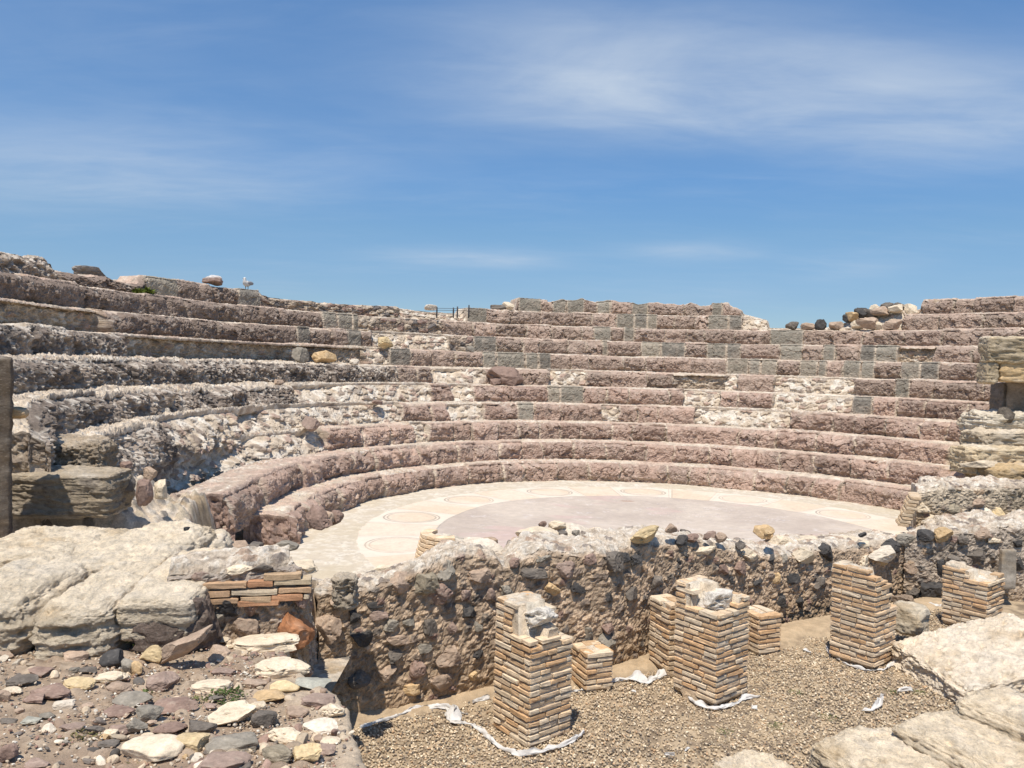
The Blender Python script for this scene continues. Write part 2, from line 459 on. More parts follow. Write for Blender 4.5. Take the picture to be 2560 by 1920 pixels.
    drk = np.where(rcl < 0.4, rgb(0.36, 0.28, 0.21), np.where(rcl < 0.55, DARKL * 1.7, np.where(rcl < 0.8, rgb(0.50, 0.41, 0.31), REDD)))
    drk = mixc(drk, DARKL, sst(0.1, 0.4, n2) * 0.6)
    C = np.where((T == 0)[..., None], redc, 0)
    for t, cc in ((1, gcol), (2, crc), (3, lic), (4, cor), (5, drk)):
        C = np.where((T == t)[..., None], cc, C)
    # treads: worn mortar bed over stone
    trc = mixc(CREAM * ones, CREAMW, sst(0.0, 0.5, n2))
    trc = mixc(trc, RED * 1.1, sst(-0.15, 0.3, n1 + 0.3 * n2) * 0.70 * (T != 2) * (T != 3))
    trc = mixc(trc, RED * 1.05, sst(h + 0.30, h + 0.08, W) * 0.6 * (T == 0))
    if k == 2: trc = mixc(trc, rgb(0.43, 0.315, 0.255), 0.55 * sst(400, 330, PX) * sst(0.5, -0.2, n2))
    trc = mixc(trc, LICH, sst(0.12, 0.5, fbm(S * 4, W * 5, k, seed + 95, 4, 0.6)) * sst(420, 240, PX) * (k >= 3) * 0.8)
    trc = mixc(trc, np.where(cel < 0.5, CREAMW, np.where(cel < 0.8, TAN, RED)), sst(0.5, 0.3, p1) * sst(0.05, 0.4, lo) * 0.8)
    tmixw = sst(h - 0.005, h + 0.10, W + 0.06 * n2)
    tmixw = np.where(T == 1, sst(h + 0.10, h + 0.28, W + 0.05 * n2), tmixw)
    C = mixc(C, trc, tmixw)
    C = C * (1 + 0.10 * n1 + 0.10 * n2)[..., None]
    V = np.stack([X, Y, Z], -1)
    mask = np.ones((ns - 1, nw - 1), bool)
    row = None
    greyparts = []
    jmax = int(np.searchsorted(wv, h + 0.24))
    for bi in np.where(bt == 1)[0]:
        ii = np.where(idx0 == bi)[0]
        if len(ii) < 4: continue
        i0, i1 = ii[0], min(ii[-1] + 1, ns - 1)
        mask[i0:i1, :jmax] = False
        greyparts.append((i0, i1))
    # end caps: the cut faces at both ends of the arc
    nq = 26
    q = np.linspace(0, 1, nq)[1:]
    Vs = [V.reshape(-1, 3)]; Cs = [C.reshape(-1, 3)]; Fs = [gridF(ns, nw, mask)]
    off = ns * nw
    for end, sgn in ((0, 1), (ns - 1, -1)):
        base = V[end]
        zb = HR * (k - 1) - 0.55
        capz = base[None, :, 2] * (1 - q[:, None]) + np.minimum(zb, base[:, 2] - 0.02)[None, :] * q[:, None]
        XX = np.repeat(base[None, :, 0], nq - 1, 0); YY = np.repeat(base[None, :, 1], nq - 1, 0)
        nn = 0.12 * fbm(wv[None, :] * 4 + 0 * capz, capz * 5, k * 1.0, seed + 101, 5, 0.62) + 0.06 * fbm(wv[None, :] * 14 + 0 * capz, capz * 16, k * 1.0, seed + 105, 3)
        tx, ty = -math.sin(az[end]) * sgn, math.cos(az[end]) * sgn
        fade = sst(0, 0.12, q)[:, None]
        cap = np.stack([XX + tx * nn * fade, YY + ty * nn * fade, capz], -1)
        cn = fbm(wv[None, :] * 6 + 0 * capz, capz * 12, k * 1.0, seed + 111, 4)
        cc = (REDD * 1.15 if k <= 2 else rgb(0.30, 0.24, 0.185)) * np.ones(cap.shape)
        cc = mixc(cc, (RED if k <= 2 else CREAM), sst(-0.1, 0.5, cn)); cc = mixc(cc, DARKL * 1.4, sst(0.2, 0.6, -cn) * 0.6)
        full = np.concatenate([base[None], cap], 0)
        Vs.append(full.reshape(-1, 3)); Cs.append(np.concatenate([C[end][None] * 0.9, cc], 0).reshape(-1, 3))
        Fs.append(gridF(nq, nw, flip=(sgn > 0)) + off); off += nq * nw
    VV = np.concatenate(Vs); CC = np.concatenate(Cs); FF = np.concatenate(Fs)
    vv, ff, cc = compact(VV, FF, CC)
    row = mesh('seat_row', vv, ff, M_SEAT, cc, parent=seating, smooth=False)
    for i0, i1 in greyparts:
        sub = V[i0:i1 + 1, :jmax + 1]; sc = C[i0:i1 + 1, :jmax + 1]
        mesh('grey_block', sub, gridF(i1 - i0 + 1, jmax + 1), M_GREY, sc, parent=row, smooth=False)
    return S, W


for k in range(1, 12):
    build_row(k)

# back of the seating: outer face down to the ground
az = np.linspace(math.radians(225), math.radians(10), 160)
rr_ = R0 + TR * 10 + 1.05
zs = np.linspace(HR * 10 - 0.30, -1.2, 30)
A, Zz = np.meshgrid(az, zs, indexing='ij')
rw = rr_ + 0.12 * fbm(A * 14, Zz * 2, 0, 5, 3)
pc = mixc(rgb(0.40, 0.33, 0.25) * np.ones(A.shape + (1,)), RED, sst(0, 0.5, fbm(A * 30, Zz * 4, 0, 8, 4)))
mesh('rear_wall', np.stack([CX + rw * np.cos(A), CY + rw * np.sin(A), Zz], -1), gridF(160, 30, flip=True), M_RUBBLE, pc, parent=seating)

# ------------------------------------------------------------------ ORCHESTRA FLOOR (mosaic band, roundels, pink-grey marble)
MX, MY = 2.98, 14.15


# plan of the low stage wall: (column, distance) pairs of its foot
PW = [(318, 8.5), (356, 8.7), (420, 9.0), (484, 9.42), (560, 9.85), (612, 10.05), (640, 10.35), (665, 10.75), (720, 11.25), (787, 11.95), (840, 12.6), (905, 13.35)]
def build_floor():
    rad = np.concatenate([np.arange(0.02, 3.4, 0.06), np.arange(3.4, 5.9, 0.017), np.arange(5.9, 7.9, 0.03)])
    az = np.linspace(math.radians(-62), math.radians(242), 1750)
    Rm, A = np.meshgrid(rad, az, indexing='ij')
    X = MX + Rm * np.cos(A); Y = MY + Rm * np.sin(A)
    v = (X - CX) * VX[0] + (Y - CY) * VX[1]
    n1 = fbm(X * 1.2, Y * 1.2, 0, 3, 4); n2 = fbm(X * 9, Y * 9, 0, 4, 4, 0.6); n3 = fbm(X * 30, Y * 30, 0, 6, 2)
    Z = 0.012 * n1 * (Rm < 5.65) + 0.02 * n1 * (Rm >= 5.65) + (Rm >= 5.65) * 0.012 * n2
    one = np.ones(X.shape + (1,))
    marble = mixc(rgb(0.485, 0.405, 0.335) * one, rgb(0.56, 0.475, 0.39), sst(-0.3, 0.4, n1))
    vn = fbm(X * 1.6, Y * 3.4, 1.0, 12, 5, 0.6)
    marble = mixc(marble, rgb(0.66, 0.60, 0.56), np.exp(-(vn / 0.018) ** 2) * sst(-0.3, 0.3, fbm(X * 2, Y * 2, 3.3, 13, 3)) * 0.9); marble = marble * (1 + 0.10 * n2)[..., None]
    vn = fbm(X * 3.1 + 4, Y * 4.4, 2.0, 15, 5, 0.6)
    marble = mixc(marble, rgb(0.38, 0.315, 0.30), np.exp(-(vn / 0.015) ** 2) * 0.6)
    marble = mixc(marble, rgb(0.56, 0.40, 0.355), sst(0.25, 0.5, fbm(X * 0.9, Y * 1.6, 4.0, 16, 4)) * 0.5)
    band = mixc(rgb(0.66, 0.53, 0.395) * one, rgb(0.70, 0.575, 0.45), sst(-0.2, 0.3, n1)); band = band * (1 + 0.06 * n2 + 0.09 * n3)[..., None]
    white = rgb(0.72, 0.625, 0.51); line = rgb(0.20, 0.19, 0.165)
    ad = np.degrees(A)
    ph = (ad - 31.7 + 13.65) % 27.3 - 13.65                 # degrees from the nearest roundel
    rc, half, ir, orr = 4.97, 0.56, 4.27, 5.63
    ax = np.radians(ph) * rc; dr = Rm - rc
    dist = np.hypot(ax, dr)
    sq = np.abs(ax) < 0.66
    fade = (0.45 + 0.55 * sst(-0.4, 0.2, fbm(X * 0.8, Y * 0.8, 7.0, 21, 3)))
    band = mixc(band, white, (sq & (dist > half - 0.005)).astype(float) * 0.85)
    band = mixc(band, line, np.exp(-((dist - half + 0.02) / 0.013) ** 2) * fade * 0.9)
    band = mixc(band, white, np.exp(-((dist - half + 0.055) / 0.016) ** 2) * 0.8)
    band = mixc(band, line, np.exp(-((dist - half + 0.09) / 0.011) ** 2) * fade * 0.75)
    for off, cc, wd, am in ((0.66, white, 0.022, 0.9), (0.70, line, 0.010, 0.5), (1.21, white, 0.024, 0.85), (0.62, line, 0.008, 0.45)):
        band = mixc(band, cc, np.exp(-((np.abs(ax) - off) / wd) ** 2) * am * (fade if cc is line else 1))
    strip = mixc(rgb(0.56, 0.48, 0.37) * one, rgb(0.68, 0.61, 0.50), sst(-0.15, 0.3, n2)); strip = mixc(strip, rgb(0.36, 0.29, 0.22), sst(0.1, 0.45, n3 * 0.6 + n2 * 0.4) * 0.55)
    strip = mixc(strip, rgb(0.52, 0.43, 0.29), sst(0.0, 0.5, n1) * 0.5)
    edge_i = ir + 0.03 * n1
    C = np.where((Rm < edge_i)[..., None], marble, np.where((Rm < orr + 0.03 * n2)[..., None], band, strip))
    C = mixc(C, line * 1.2, np.exp(-((Rm - edge_i) / 0.012) ** 2) * 0.6)
    # worn tan mortar bed where the band's mosaic is lost near the front right
    C = mixc(C, rgb(0.36, 0.22, 0.16), sst(0.22, 0.1, np.hypot((X - 2.7) / 1.0, (Y - 17.72) / 0.42)) * (n2 > -0.25) * 0.9)
    yw = np.interp(512 + X / np.maximum(Y, 1) * FPX - 5, [p for p, d in PW] + [1060], [d for p, d in PW] + [13.6])
    keep = (v > -2.6) & (Y > yw + 0.35)
    m = keep[:-1, :-1]
    vv, ff, cc = compact(np.stack([X, Y, Z], -1), gridF(len(rad), len(az), m), C)
    o = mesh('floor', vv, ff, M_FLOOR, cc)
    tag(o, 'pale semicircular orchestra floor with mosaic roundels around pinkish marble', 'floor', kind='structure')


build_floor()

# ------------------------------------------------------------------ GROUND to the horizon and the gravel pit
def gp(x, y):
    u = (x - CX) * UX[0] + (y - CY) * UX[1]
    return -1.0 + 0.25 * np.clip((u + 5.3) / 7.7, 0, 1)


def build_ground():
    r = np.concatenate([np.linspace(0, 40, 30), np.geomspace(45, 3000, 30)]); a = np.linspace(0, 2 * math.pi, 97)
    Rm, A = np.meshgrid(r, a, indexing='ij')
    X = Rm * np.cos(A); Y = 8 + Rm * np.sin(A)
    n = fbm(X * 0.3, Y * 0.3, 0, 2, 4)
    C = mixc(rgb(0.34, 0.27, 0.18) * np.ones(X.shape + (1,)), rgb(0.27, 0.24, 0.13), sst(-0.2, 0.4, n))
    o = mesh('ground', np.stack([X, Y, np.full(X.shape, -1.15) + 0.04 * n], -1), gridF(len(r), len(a)), M_DIRT, C)
    tag(o, 'dry sandy ground running out beyond the ruins', 'ground', kind='structure')
    # pit bed
    x = np.arange(-3.2, 9.6, 0.035); y = np.arange(4.2, 15.2, 0.035)
    X, Y = np.meshgrid(x, y, indexing='ij')
    v = (X - CX) * VX[0] + (Y - CY) * VX[1]
    n = fbm(X * 1.3, Y * 1.3, 0, 5, 4); n2 = fbm(X * 11, Y * 11, 0, 6, 3)
    soil = sst(-2.95, -2.5, v + 0.25 * n)                    # earth heaped against the wall foot
    Z = gp(X, Y) - 0.012 + 0.02 * n + soil * 0.07
    C = mixc(rgb(0.46, 0.355, 0.235) * np.ones(X.shape + (1,)), rgb(0.27, 0.205, 0.14), sst(-0.2, 0.3, n2))
    C = mixc(C, rgb(0.50, 0.375, 0.24), soil)
    m = ((v < -2.3) & (Y < 14.6))[:-1, :-1]
    vv, ff, cc = compact(np.stack([X, Y, Z], -1), gridF(len(x), len(y), m), C)
    o = mesh('ground_bed', vv, ff, M_DIRT, cc)
    tag(o, 'sandy bed of the sunken pit between low wall and fallen blocks', 'ground', kind='structure')


build_ground()

ICO = {}


def ico(sub):
    if sub not in ICO:
        bm = bmesh.new(); bmesh.ops.create_icosphere(bm, subdivisions=sub, radius=1.0)
        bm.verts.ensure_lookup_table()
        ICO[sub] = (np.array([v.co[:] for v in bm.verts]), np.array([[v.index for v in f.verts] for f in bm.faces]))
        bm.free()
    return ICO[sub]


def pebbles(name, pts, size, palette, weights, mat, label, cat, flat=0.6, sub=1):
    V0, F0 = ico(sub)
    n = len(pts)
    ang = RNG.random(n) * 6.283
    sx = size * RNG.uniform(0.55, 1.35, n); sy = sx * RNG.uniform(0.6, 1.0, n); sz = sx * RNG.uniform(0.4, 0.8, n) * flat / 0.6
    if sub > 1:
        P = np.repeat(V0[None], n, 0)
        for i in range(9):
            d = RNG.normal(size=(n, 1, 3)); d /= np.linalg.norm(d, axis=2, keepdims=True)
            e = (P * d).sum(2, keepdims=True) - RNG.uniform(0.45, 0.9, (n, 1, 1))
            P = P - np.where(e > 0, e * 0.95, 0) * d
    else:
        P = V0[None] * (1 + 0.25 * (RNG.random((n, len(V0), 1)) - 0.5))
    x = P[..., 0] * sx[:, None]; y = P[..., 1] * sy[:, None]; z = P[..., 2] * sz[:, None]
    tl = RNG.uniform(-0.5, 0.5, n)[:, None]
    z2 = z + x * np.sin(tl)
    c, s = np.cos(ang)[:, None], np.sin(ang)[:, None]
    Vv = np.stack([x * c - y * s + pts[:, 0:1], x * s + y * c + pts[:, 1:2], z2 + pts[:, 2:3]], -1)
    ci = RNG.choice(len(palette), n, p=weights)
    cc = np.array(palette)[ci] * RNG.uniform(0.7, 1.25, (n, 1))
    C = np.repeat(cc[:, None, :], len(V0), 1)
    F = (F0[None] + (np.arange(n) * len(V0))[:, None, None]).reshape(-1, 3)
    o = mesh(name, Vv, F, mat, C, smooth=False)
    tag(o, label, cat, kind='stuff')
    return o


def build_gravel():
    N = 120000
    x = RNG.uniform(-2.6, 7.6, N); y = RNG.uniform(5.2, 13.6, N)
    v = (x - CX) * VX[0] + (y - CY) * VX[1]
    p = proj(np.stack([x, y, gp(x, y)], -1))
    dens = 0.75 + 0.4 * vnoise(x * 1.1, y * 1.1, 0, 77)
    k = (v < -2.45) & (p[:, 0] > 300) & (p[:, 0] < 1060) & (p[:, 1] < 800) & (RNG.random(N) < dens + 0.2) & (x > -1.9)
    k &= RNG.random(N) < np.where(v > -2.75, 0.5, 1)
    pts = np.stack([x, y, gp(x, y) + 0.004], -1)[k]
    pebbles('gravel', pts, 0.0130, [(0.60, 0.47, 0.315), (0.49, 0.38, 0.25), (0.33, 0.26, 0.19), (0.16, 0.135, 0.11), (0.74, 0.63, 0.46), (0.48, 0.32, 0.19)],
            [0.34, 0.24, 0.16, 0.08, 0.10, 0.08], M_ROCK, 'fine tan and brown gravel covering the sunken pit floor', 'gravel')


build_gravel()

# ------------------------------------------------------------------ stones and blocks
def rotz(P, a):
    c, s = math.cos(a), math.sin(a)
    return np.stack([P[..., 0] * c - P[..., 1] * s, P[..., 0] * s + P[..., 1] * c, P[..., 2]], -1)


def rock(name, base, size, color, seed, angular=0.6, rz=0.0, mat=None, parent=None, sub=4, tilt=0.0, tiltdir=0.0, pits=0.0, guano=0.0):
    """one stone: faceted, worn, standing on its base point"""
    V, F = ico(sub)
    r = np.random.default_rng(seed)
    P = V.copy(); angular = min(1.0, angular + 0.22)
    pw = 2.2 + 1.6 * angular
    P = P / (np.abs(P) ** pw).sum(1, keepdims=True) ** (1 / pw)
    for i in range(int(3 + 12 * angular)):
        d = r.normal(size=3); d /= np.linalg.norm(d)
        t = r.uniform(0.55, 0.95) if angular > 0.25 else r.uniform(0.78, 1.0)
        e = P @ d - t
        P = P - np.where(e > 0, e * 0.96, 0)[:, None] * d[None]
    s = r.uniform(0, 99)
    nn = fbm(P[:, 0] * 1.6 + s, P[:, 1] * 1.6, P[:, 2] * 1.6, seed % 97, 4) * 0.15
    nf = fbm(P[:, 0] * 6 + s, P[:, 1] * 6, P[:, 2] * 6, seed % 89, 4, 0.65) * (0.04 + 0.06 * angular)
    hl = np.clip(fbm(P[:, 0] * 4 + s, P[:, 1] * 4, P[:, 2] * 4, seed % 83, 3) - 0.2, 0, 1) * pits
    P = P * (1 + nn + nf - hl)[:, None]
    lo, hi = P.min(0), P.max(0)
    P = (P - (lo + hi) / 2) / (hi - lo) * np.array(size)[None]
    if tilt:
        a = tilt; c, sn = math.cos(a), math.sin(a)
        P = rotz(P, -tiltdir); P = np.stack([P[:, 0] * c + P[:, 2] * sn, P[:, 1], -P[:, 0] * sn + P[:, 2] * c], -1); P = rotz(P, tiltdir)
    P = rotz(P, rz)
    P[:, 2] -= P[:, 2].min()
    col = np.ones((len(P), 1)) * np.asarray(color)[None]
    cn = fbm(P[:, 0] / size[0] * 4 + s, P[:, 1] / size[0] * 4, P[:, 2] / size[0] * 4, seed % 71, 4)
    col = col * (1 + 0.22 * cn)[:, None]
    col = mixc(col, np.asarray(color) * 0.6 + rgb(0.3, 0.25, 0.19) * 0.5, sst(0.1, 0.5, cn) * (0.5 if np.mean(color) > 0.2 else 0.12))
    c3 = fbm(P[:, 0] / size[0] * 13 + s, P[:, 1] / size[0] * 13, P[:, 2] / size[0] * 13, seed % 67, 4, 0.6)
    lum = float(np.mean(color)); col = col * (1 + 0.25 * c3)[:, None]; col = mixc(col, rgb(0.50, 0.42, 0.32), sst(0.2, 0.5, c3) * (0.35 if lum > 0.2 else 0.08))
    if guano: col = mixc(col, rgb(0.75, 0.73, 0.69), sst(0.45, 0.8, P[:, 2] / size[2] + 0.5 * cn - 0.08) * guano)
    return mesh(name, P + np.asarray(base), F, mat or M_ROCK, col, parent=parent, loc=None if parent is not None else base, smooth=angular < 0.4)


CUBE = {}


def cube(n):
    if n not in CUBE:
        bm = bmesh.new(); bmesh.ops.create_cube(bm, size=2.0)
        bmesh.ops.subdivide_edges(bm, edges=bm.edges[:], cuts=n, use_grid_fill=True)
        bm.verts.ensure_lookup_table()
        CUBE[n] = (np.array([v.co[:] for v in bm.verts]), np.array([[v.index for v in f.verts] for f in bm.faces]))
        bm.free()
    return CUBE[n]


def block(name, center, size, rz, color, seed, rnd=0.08, rough=0.05, strata=0.5, label=None, cat='stone block', parent=None, mat=None, n=38, dark=0.35, group=None, slope=(0, 0), pits=0.5, dcol=None):
    V, F = cube(n)
    hs = np.array(size) / 2.0
    P = V * hs
    q = np.clip(P, -(hs - rnd), hs - rnd)
    d = P - q; l = np.linalg.norm(d, axis=1, keepdims=True); nn = d / np.maximum(l, 1e-9)
    P = q + nn * rnd
    s = seed * 3.7
    big = fbm(P[:, 0] * 1.3 + s, P[:, 1] * 1.3, P[:, 2] * 1.6, seed, 3)
    md = fbm(P[:, 0] * 5 + s, P[:, 1] * 5, P[:, 2] * 7, seed + 1, 4, 0.6)
    st = fbm(P[:, 0] * 2 + s, P[:, 1] * 2, P[:, 2] * 22, seed + 2, 3)
    pit = np.clip(fbm(P[:, 0] * 11 + s, P[:, 1] * 11, P[:, 2] * 14, seed + 3, 3) - 0.15, 0, 1)
    side = 1 - np.abs(nn[:, 2])
    fn = fbm(P[:, 0] * 26 + s, P[:, 1] * 26, P[:, 2] * 32, seed + 7, 3, 0.7)
    disp = rough * (1.2 * big + 0.9 * md + 0.42 * fn + strata * side * st) - rough * pits * 2.8 * pit
    corner = sst(0.75, 1.3, np.abs(V).sum(1) - 1.3)
    disp -= corner * rough * 1.2 * (0.5 + big)
    P = P + nn * disp[:, None]
    P[:, 2] += P[:, 0] * slope[0] + P[:, 1] * slope[1]
    col = np.ones((len(P), 1)) * np.asarray(color)[None]
    c1 = fbm(P[:, 0] * 3 + s, P[:, 1] * 3, P[:, 2] * 6, seed + 5, 4); c2 = fbm(P[:, 0] * 14 + s, P[:, 1] * 14, P[:, 2] * 24, seed + 6, 4, 0.6)
    col = mixc(col, CREAMW, sst(0.0, 0.5, c1) * 0.45)
    col = mixc(col, (rgb(0.40, 0.27, 0.13) if dcol is None else dcol), sst(0.1, 0.55, -c1) * 0.45)
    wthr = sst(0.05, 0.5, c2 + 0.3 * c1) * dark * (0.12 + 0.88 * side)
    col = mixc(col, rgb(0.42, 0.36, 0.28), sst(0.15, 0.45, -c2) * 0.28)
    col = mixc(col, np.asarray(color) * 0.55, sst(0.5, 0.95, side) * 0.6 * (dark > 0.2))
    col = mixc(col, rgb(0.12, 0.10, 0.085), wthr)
    if mat is None: col = col * 1.22
    P = rotz(P, rz)
    base = np.asarray(center, float) - np.array([0, 0, size[2] / 2])
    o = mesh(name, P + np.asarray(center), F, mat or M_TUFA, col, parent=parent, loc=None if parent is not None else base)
    if label: tag(o, label, cat, group)
    return o


# ------------------------------------------------------------------ rubble walls
def rubble_wall(name, poly, ztop, zbot, thick, seed, parent, ds=0.02, nf=78, nt=36, toprough=0.10, facec=None, closed_ends=True, mat=None):
    """wall of mortared rubble along a plan polyline; front face, ragged top, back face"""
    poly = np.asarray(poly, float)
    seg = np.hypot(*np.diff(poly, axis=0).T); cum = np.concatenate([[0], np.cumsum(seg)])
    ns = int(cum[-1] / ds)
    s = np.linspace(0, cum[-1], ns)
    x = np.interp(s, cum, poly[:, 0]); y = np.interp(s, cum, poly[:, 1])
    kk = 9
    ker = np.ones(2 * kk + 1) / (2 * kk + 1)
    xp = np.convolve(np.pad(x, kk, mode='reflect', reflect_type='odd'), ker, 'valid'); yp = np.convolve(np.pad(y, kk, mode='reflect', reflect_type='odd'), ker, 'valid')
    tx = np.gradient(xp); ty = np.gradient(yp); l = np.hypot(tx, ty); tx /= l; ty /= l
    nx, ny = ty, -tx                                          # outward: right-hand side of the travel direction
    zt = ztop(s / cum[-1], xp, yp); zb = zbot(s / cum[-1], xp, yp)
    nb = 10
    wf = np.linspace(0, 1, nf); wt = np.linspace(0, 1, nt + 1)[1:]; wb = np.linspace(0, 1, nb + 1)[1:]
    Nw = nf + nt + nb
    th = thick(s / cum[-1]) if callable(thick) else np.full(ns, thick)
    depth = np.zeros((ns, Nw)); Z = np.zeros((ns, Nw)); topw = np.zeros((ns, Nw)); q = np.zeros((ns, Nw))
    Z[:, :nf] = zb[:, None] + (zt - zb)[:, None] * wf[None]; q[:, :nf] = (zt - zb)[:, None] * wf[None]
    depth[:, nf:nf + nt] = th[:, None] * wt[None]; Z[:, nf:nf + nt] = zt[:, None]; topw[:, nf:nf + nt] = 1
    q[:, nf:nf + nt] = (zt - zb)[:, None] + depth[:, nf:nf + nt]
    depth[:, nf + nt:] = th[:, None]; Z[:, nf + nt:] = zt[:, None] + (zb - zt)[:, None] * wb[None]
    q[:, nf + nt:] = (zt - zb + th)[:, None] + (zt - zb)[:, None] * wb[None]
    S = s[:, None] * np.ones((1, Nw))
    lo = fbm(S * 1.4, q * 1.6, 0, seed, 3); md = fbm(S * 6, q * 7, 1, seed + 1, 4, 0.6); fi = fbm(S * 20, q * 22, 2, seed + 2, 3, 0.6)
    f1, f2, wid, ox, oy = worley(S * 7 + md * 0.5, q * 8 + lo * 0.5, seed + 3)
    g1, g2, gid, _, _ = worley(S * 16 + fi * 0.4, q * 17 + md * 0.6, seed + 4)
    stone = (wid > 0.80)
    fi2 = fbm(S * 45, q * 46, 2, seed + 22, 2)
    D = 0.045 * lo + 0.013 * md + 0.022 * fi + 0.016 * fi2 + np.where(stone, 0.022 * (1 - np.minimum(1, f1 / 0.5) ** 2), -0.005) + 0.012 * (1 - np.minimum(1, g1 / 0.5) ** 2) * (gid > 0.5) - 0.10 * np.clip(fbm(S * 8, q * 8, 5, seed + 6, 3) - 0.25, 0, 1)
    Tlo = fbm(S * 2.2, depth * 2.4, 3, seed + 7, 4); t1, t2, tid, _, _ = worley(S * 6.5 + md * 0.4, depth * 6.5 + 3 + fi * 0.3, seed + 8)
    ft = fbm(S * 13, depth * 13, 6, seed + 10, 4, 0.65)
    DT = toprough * (1.1 * Tlo + 0.5 * md) + 0.032 * np.clip(1.15 - t1 / 0.5, 0, 0.6) * (tid > 0.6) + 0.035 * ft
    edge = np.exp(-((q - (zt - zb)[:, None]) / 0.06) ** 2)
    topz = sst(-0.12, 0.05, q - (zt - zb)[:, None]) * (Z > (zt - 0.3)[:, None])
    off = D * (1 - topw) - 0.06 * edge
    off[:, nf:nf + nt] = off[:, nf - 1:nf] * np.exp(-depth[:, nf:nf + nt] / 0.15)
    off[:, nf + nt:] = 0.03 * lo[:, nf + nt:]
    dd = depth - off * np.where(np.arange(Nw)[None] >= nf + nt, -1, 1)
    X = xp[:, None] - nx[:, None] * dd; Y = yp[:, None] - ny[:, None] * dd
    zfade = np.clip(topw + topz, 0, 1)
    DT[:, :nf] = DT[:, nf:nf + 1] * 1.0
    Z = Z + DT * zfade - 0.05 * edge
    one = np.ones(X.shape + (1,))
    fc = MORT if facec is None else facec
    C = mixc(fc * one, fc * 1.35, sst(-0.1, 0.5, md)); C = mixc(C, fc * 0.55, sst(0.1, 0.5, -lo) * 0.5)
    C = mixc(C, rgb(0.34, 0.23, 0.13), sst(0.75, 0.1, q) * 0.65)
    sc = np.where(wid[..., None] < 0.86, rgb(0.20, 0.155, 0.125), np.where(wid[..., None] < 0.92, rgb(0.125, 0.115, 0.105), np.where(wid[..., None] < 0.96, rgb(0.36, 0.25, 0.16), rgb(0.24, 0.15, 0.125))))
    C = mixc(C, sc, (stone & (f1 < 0.42 + 0.1 * md)).astype(float) * 0.85)
    C = mixc(C, fc * 1.5, sst(0.15, 0.5, fi) * 0.6); C = mixc(C, fc * 0.5, sst(0.2, 0.5, -fi) * 0.5)
    tc = mixc(CREAM * one, CREAMW, sst(-0.1, 0.4, fi)); tc = mixc(tc, rgb(0.40, 0.31, 0.22), sst(0.1, 0.5, -Tlo) * 0.6)
    tcs = np.where(tid[..., None] < 0.5, rgb(0.55, 0.45, 0.33), np.where(tid[..., None] < 0.7, rgb(0.40, 0.28, 0.20), np.where(tid[..., None] < 0.85, CREAMW, rgb(0.22, 0.18, 0.155))))
    tc = mixc(tc, tcs, ((tid > 0.6) & (t1 < 0.42)).astype(float) * 0.85)
    tc = mixc(tc, rgb(0.30, 0.235, 0.175), sst(0.1, 0.45, -ft) * 0.7)
    C = mixc(C, tc, np.maximum(topw, sst(-0.10, 0.03, q - (zt - zb)[:, None] + 0.06 * md)) * (np.arange(Nw)[None] < nf + nt))
    C = C * (1 + 0.14 * fi)[..., None]
    V = np.stack([X, Y, Z], -1)
    Vs = [V.reshape(-1, 3)]; Cs = [C.reshape(-1, 3)]; Fs = [gridF(ns, Nw)]
    o0 = ns * Nw
    if closed_ends:                                           # pinch both ends shut on the wall's centre line
        for e, fl in ((0, True), (ns - 1, False)):
            prof = V[e]; m = 14
            mid = prof.copy(); mid[:, 0] = (prof[0, 0] + prof[-1, 0]) / 2; mid[:, 1] = (prof[0, 1] + prof[-1, 1]) / 2
            tt = np.linspace(0, 1, m)[:, None, None]
            G = prof[None] * (1 - tt) + mid[None] * tt
            nn = 0.07 * fbm(G[..., 0] * 5, G[..., 1] * 5, G[..., 2] * 5, seed + 9, 4) * sst(0, 0.2, tt[..., 0])
            sg = -1 if e == 0 else 1
            G[..., 0] += tx[e] * nn * sg; G[..., 1] += ty[e] * nn * sg
            Vs.append(G.reshape(-1, 3)); Cs.append(np.repeat(C[e][None], m, 0).reshape(-1, 3)); Fs.append(gridF(m, Nw, flip=fl) + o0); o0 += m * Nw
    return mesh(name, np.concatenate(Vs), np.concatenate(Fs), mat or M_RUBBLE, np.concatenate(Cs), parent=parent, smooth=False)


KEYC = {'k': (0.075, 0.070, 0.066), 'g': (0.275, 0.243, 0.195), 'b': (0.27, 0.185, 0.145), 'p': (0.33, 0.24, 0.19), 'n': (0.42, 0.31, 0.225), 'o': (0.56, 0.39, 0.21),
        'c': (0.68, 0.565, 0.41), 't': (0.40, 0.385, 0.315), 'r': (0.42, 0.19, 0.09), 'y': (0.62, 0.475, 0.27), 'w': (0.66, 0.57, 0.45), 'd': (0.17, 0.145, 0.12), 'v': (0.31, 0.26, 0.185)}

WPOLY = np.array([[(p - 512 + 7) / FPX * d, d] for p, d in PW])
WTOP = [(318, 588), (372, 584), (395, 574), (430, 563), (446, 556), (462, 550), (497, 552), (504, 562), (516, 560), (526, 552), (545, 546), (575, 550), (615, 549), (640, 541), (680, 540), (721, 543), (748, 550), (803, 553), (826, 545), (857, 546), (892, 541), (905, 538)]


def wall_ztop(t, x, y):
    out = []
    for xx, yy in zip(x, y):
        p = 512 + xx / yy * FPX - 5
        py = np.interp(p, [a for a, b in WTOP], [b for a, b in WTOP])
        out.append(aty(p, py, yy)[2])
    return np.array(out)


stage_wall = empty('stage_wall', (WPOLY[0][0], WPOLY[0][1], -1))
tag(stage_wall, 'low rubble stage wall of mortared dark cobbles with ragged cream top behind the brick pillars', 'wall')
rubble_wall('rubble_core', WPOLY, wall_ztop, lambda t, x, y: gp(x, y) - 0.1, lambda t: np.interp(t, [0, 0.22, 0.3, 1], [0.35, 0.40, 0.85, 0.9]), 300, stage_wall, toprough=0.06)


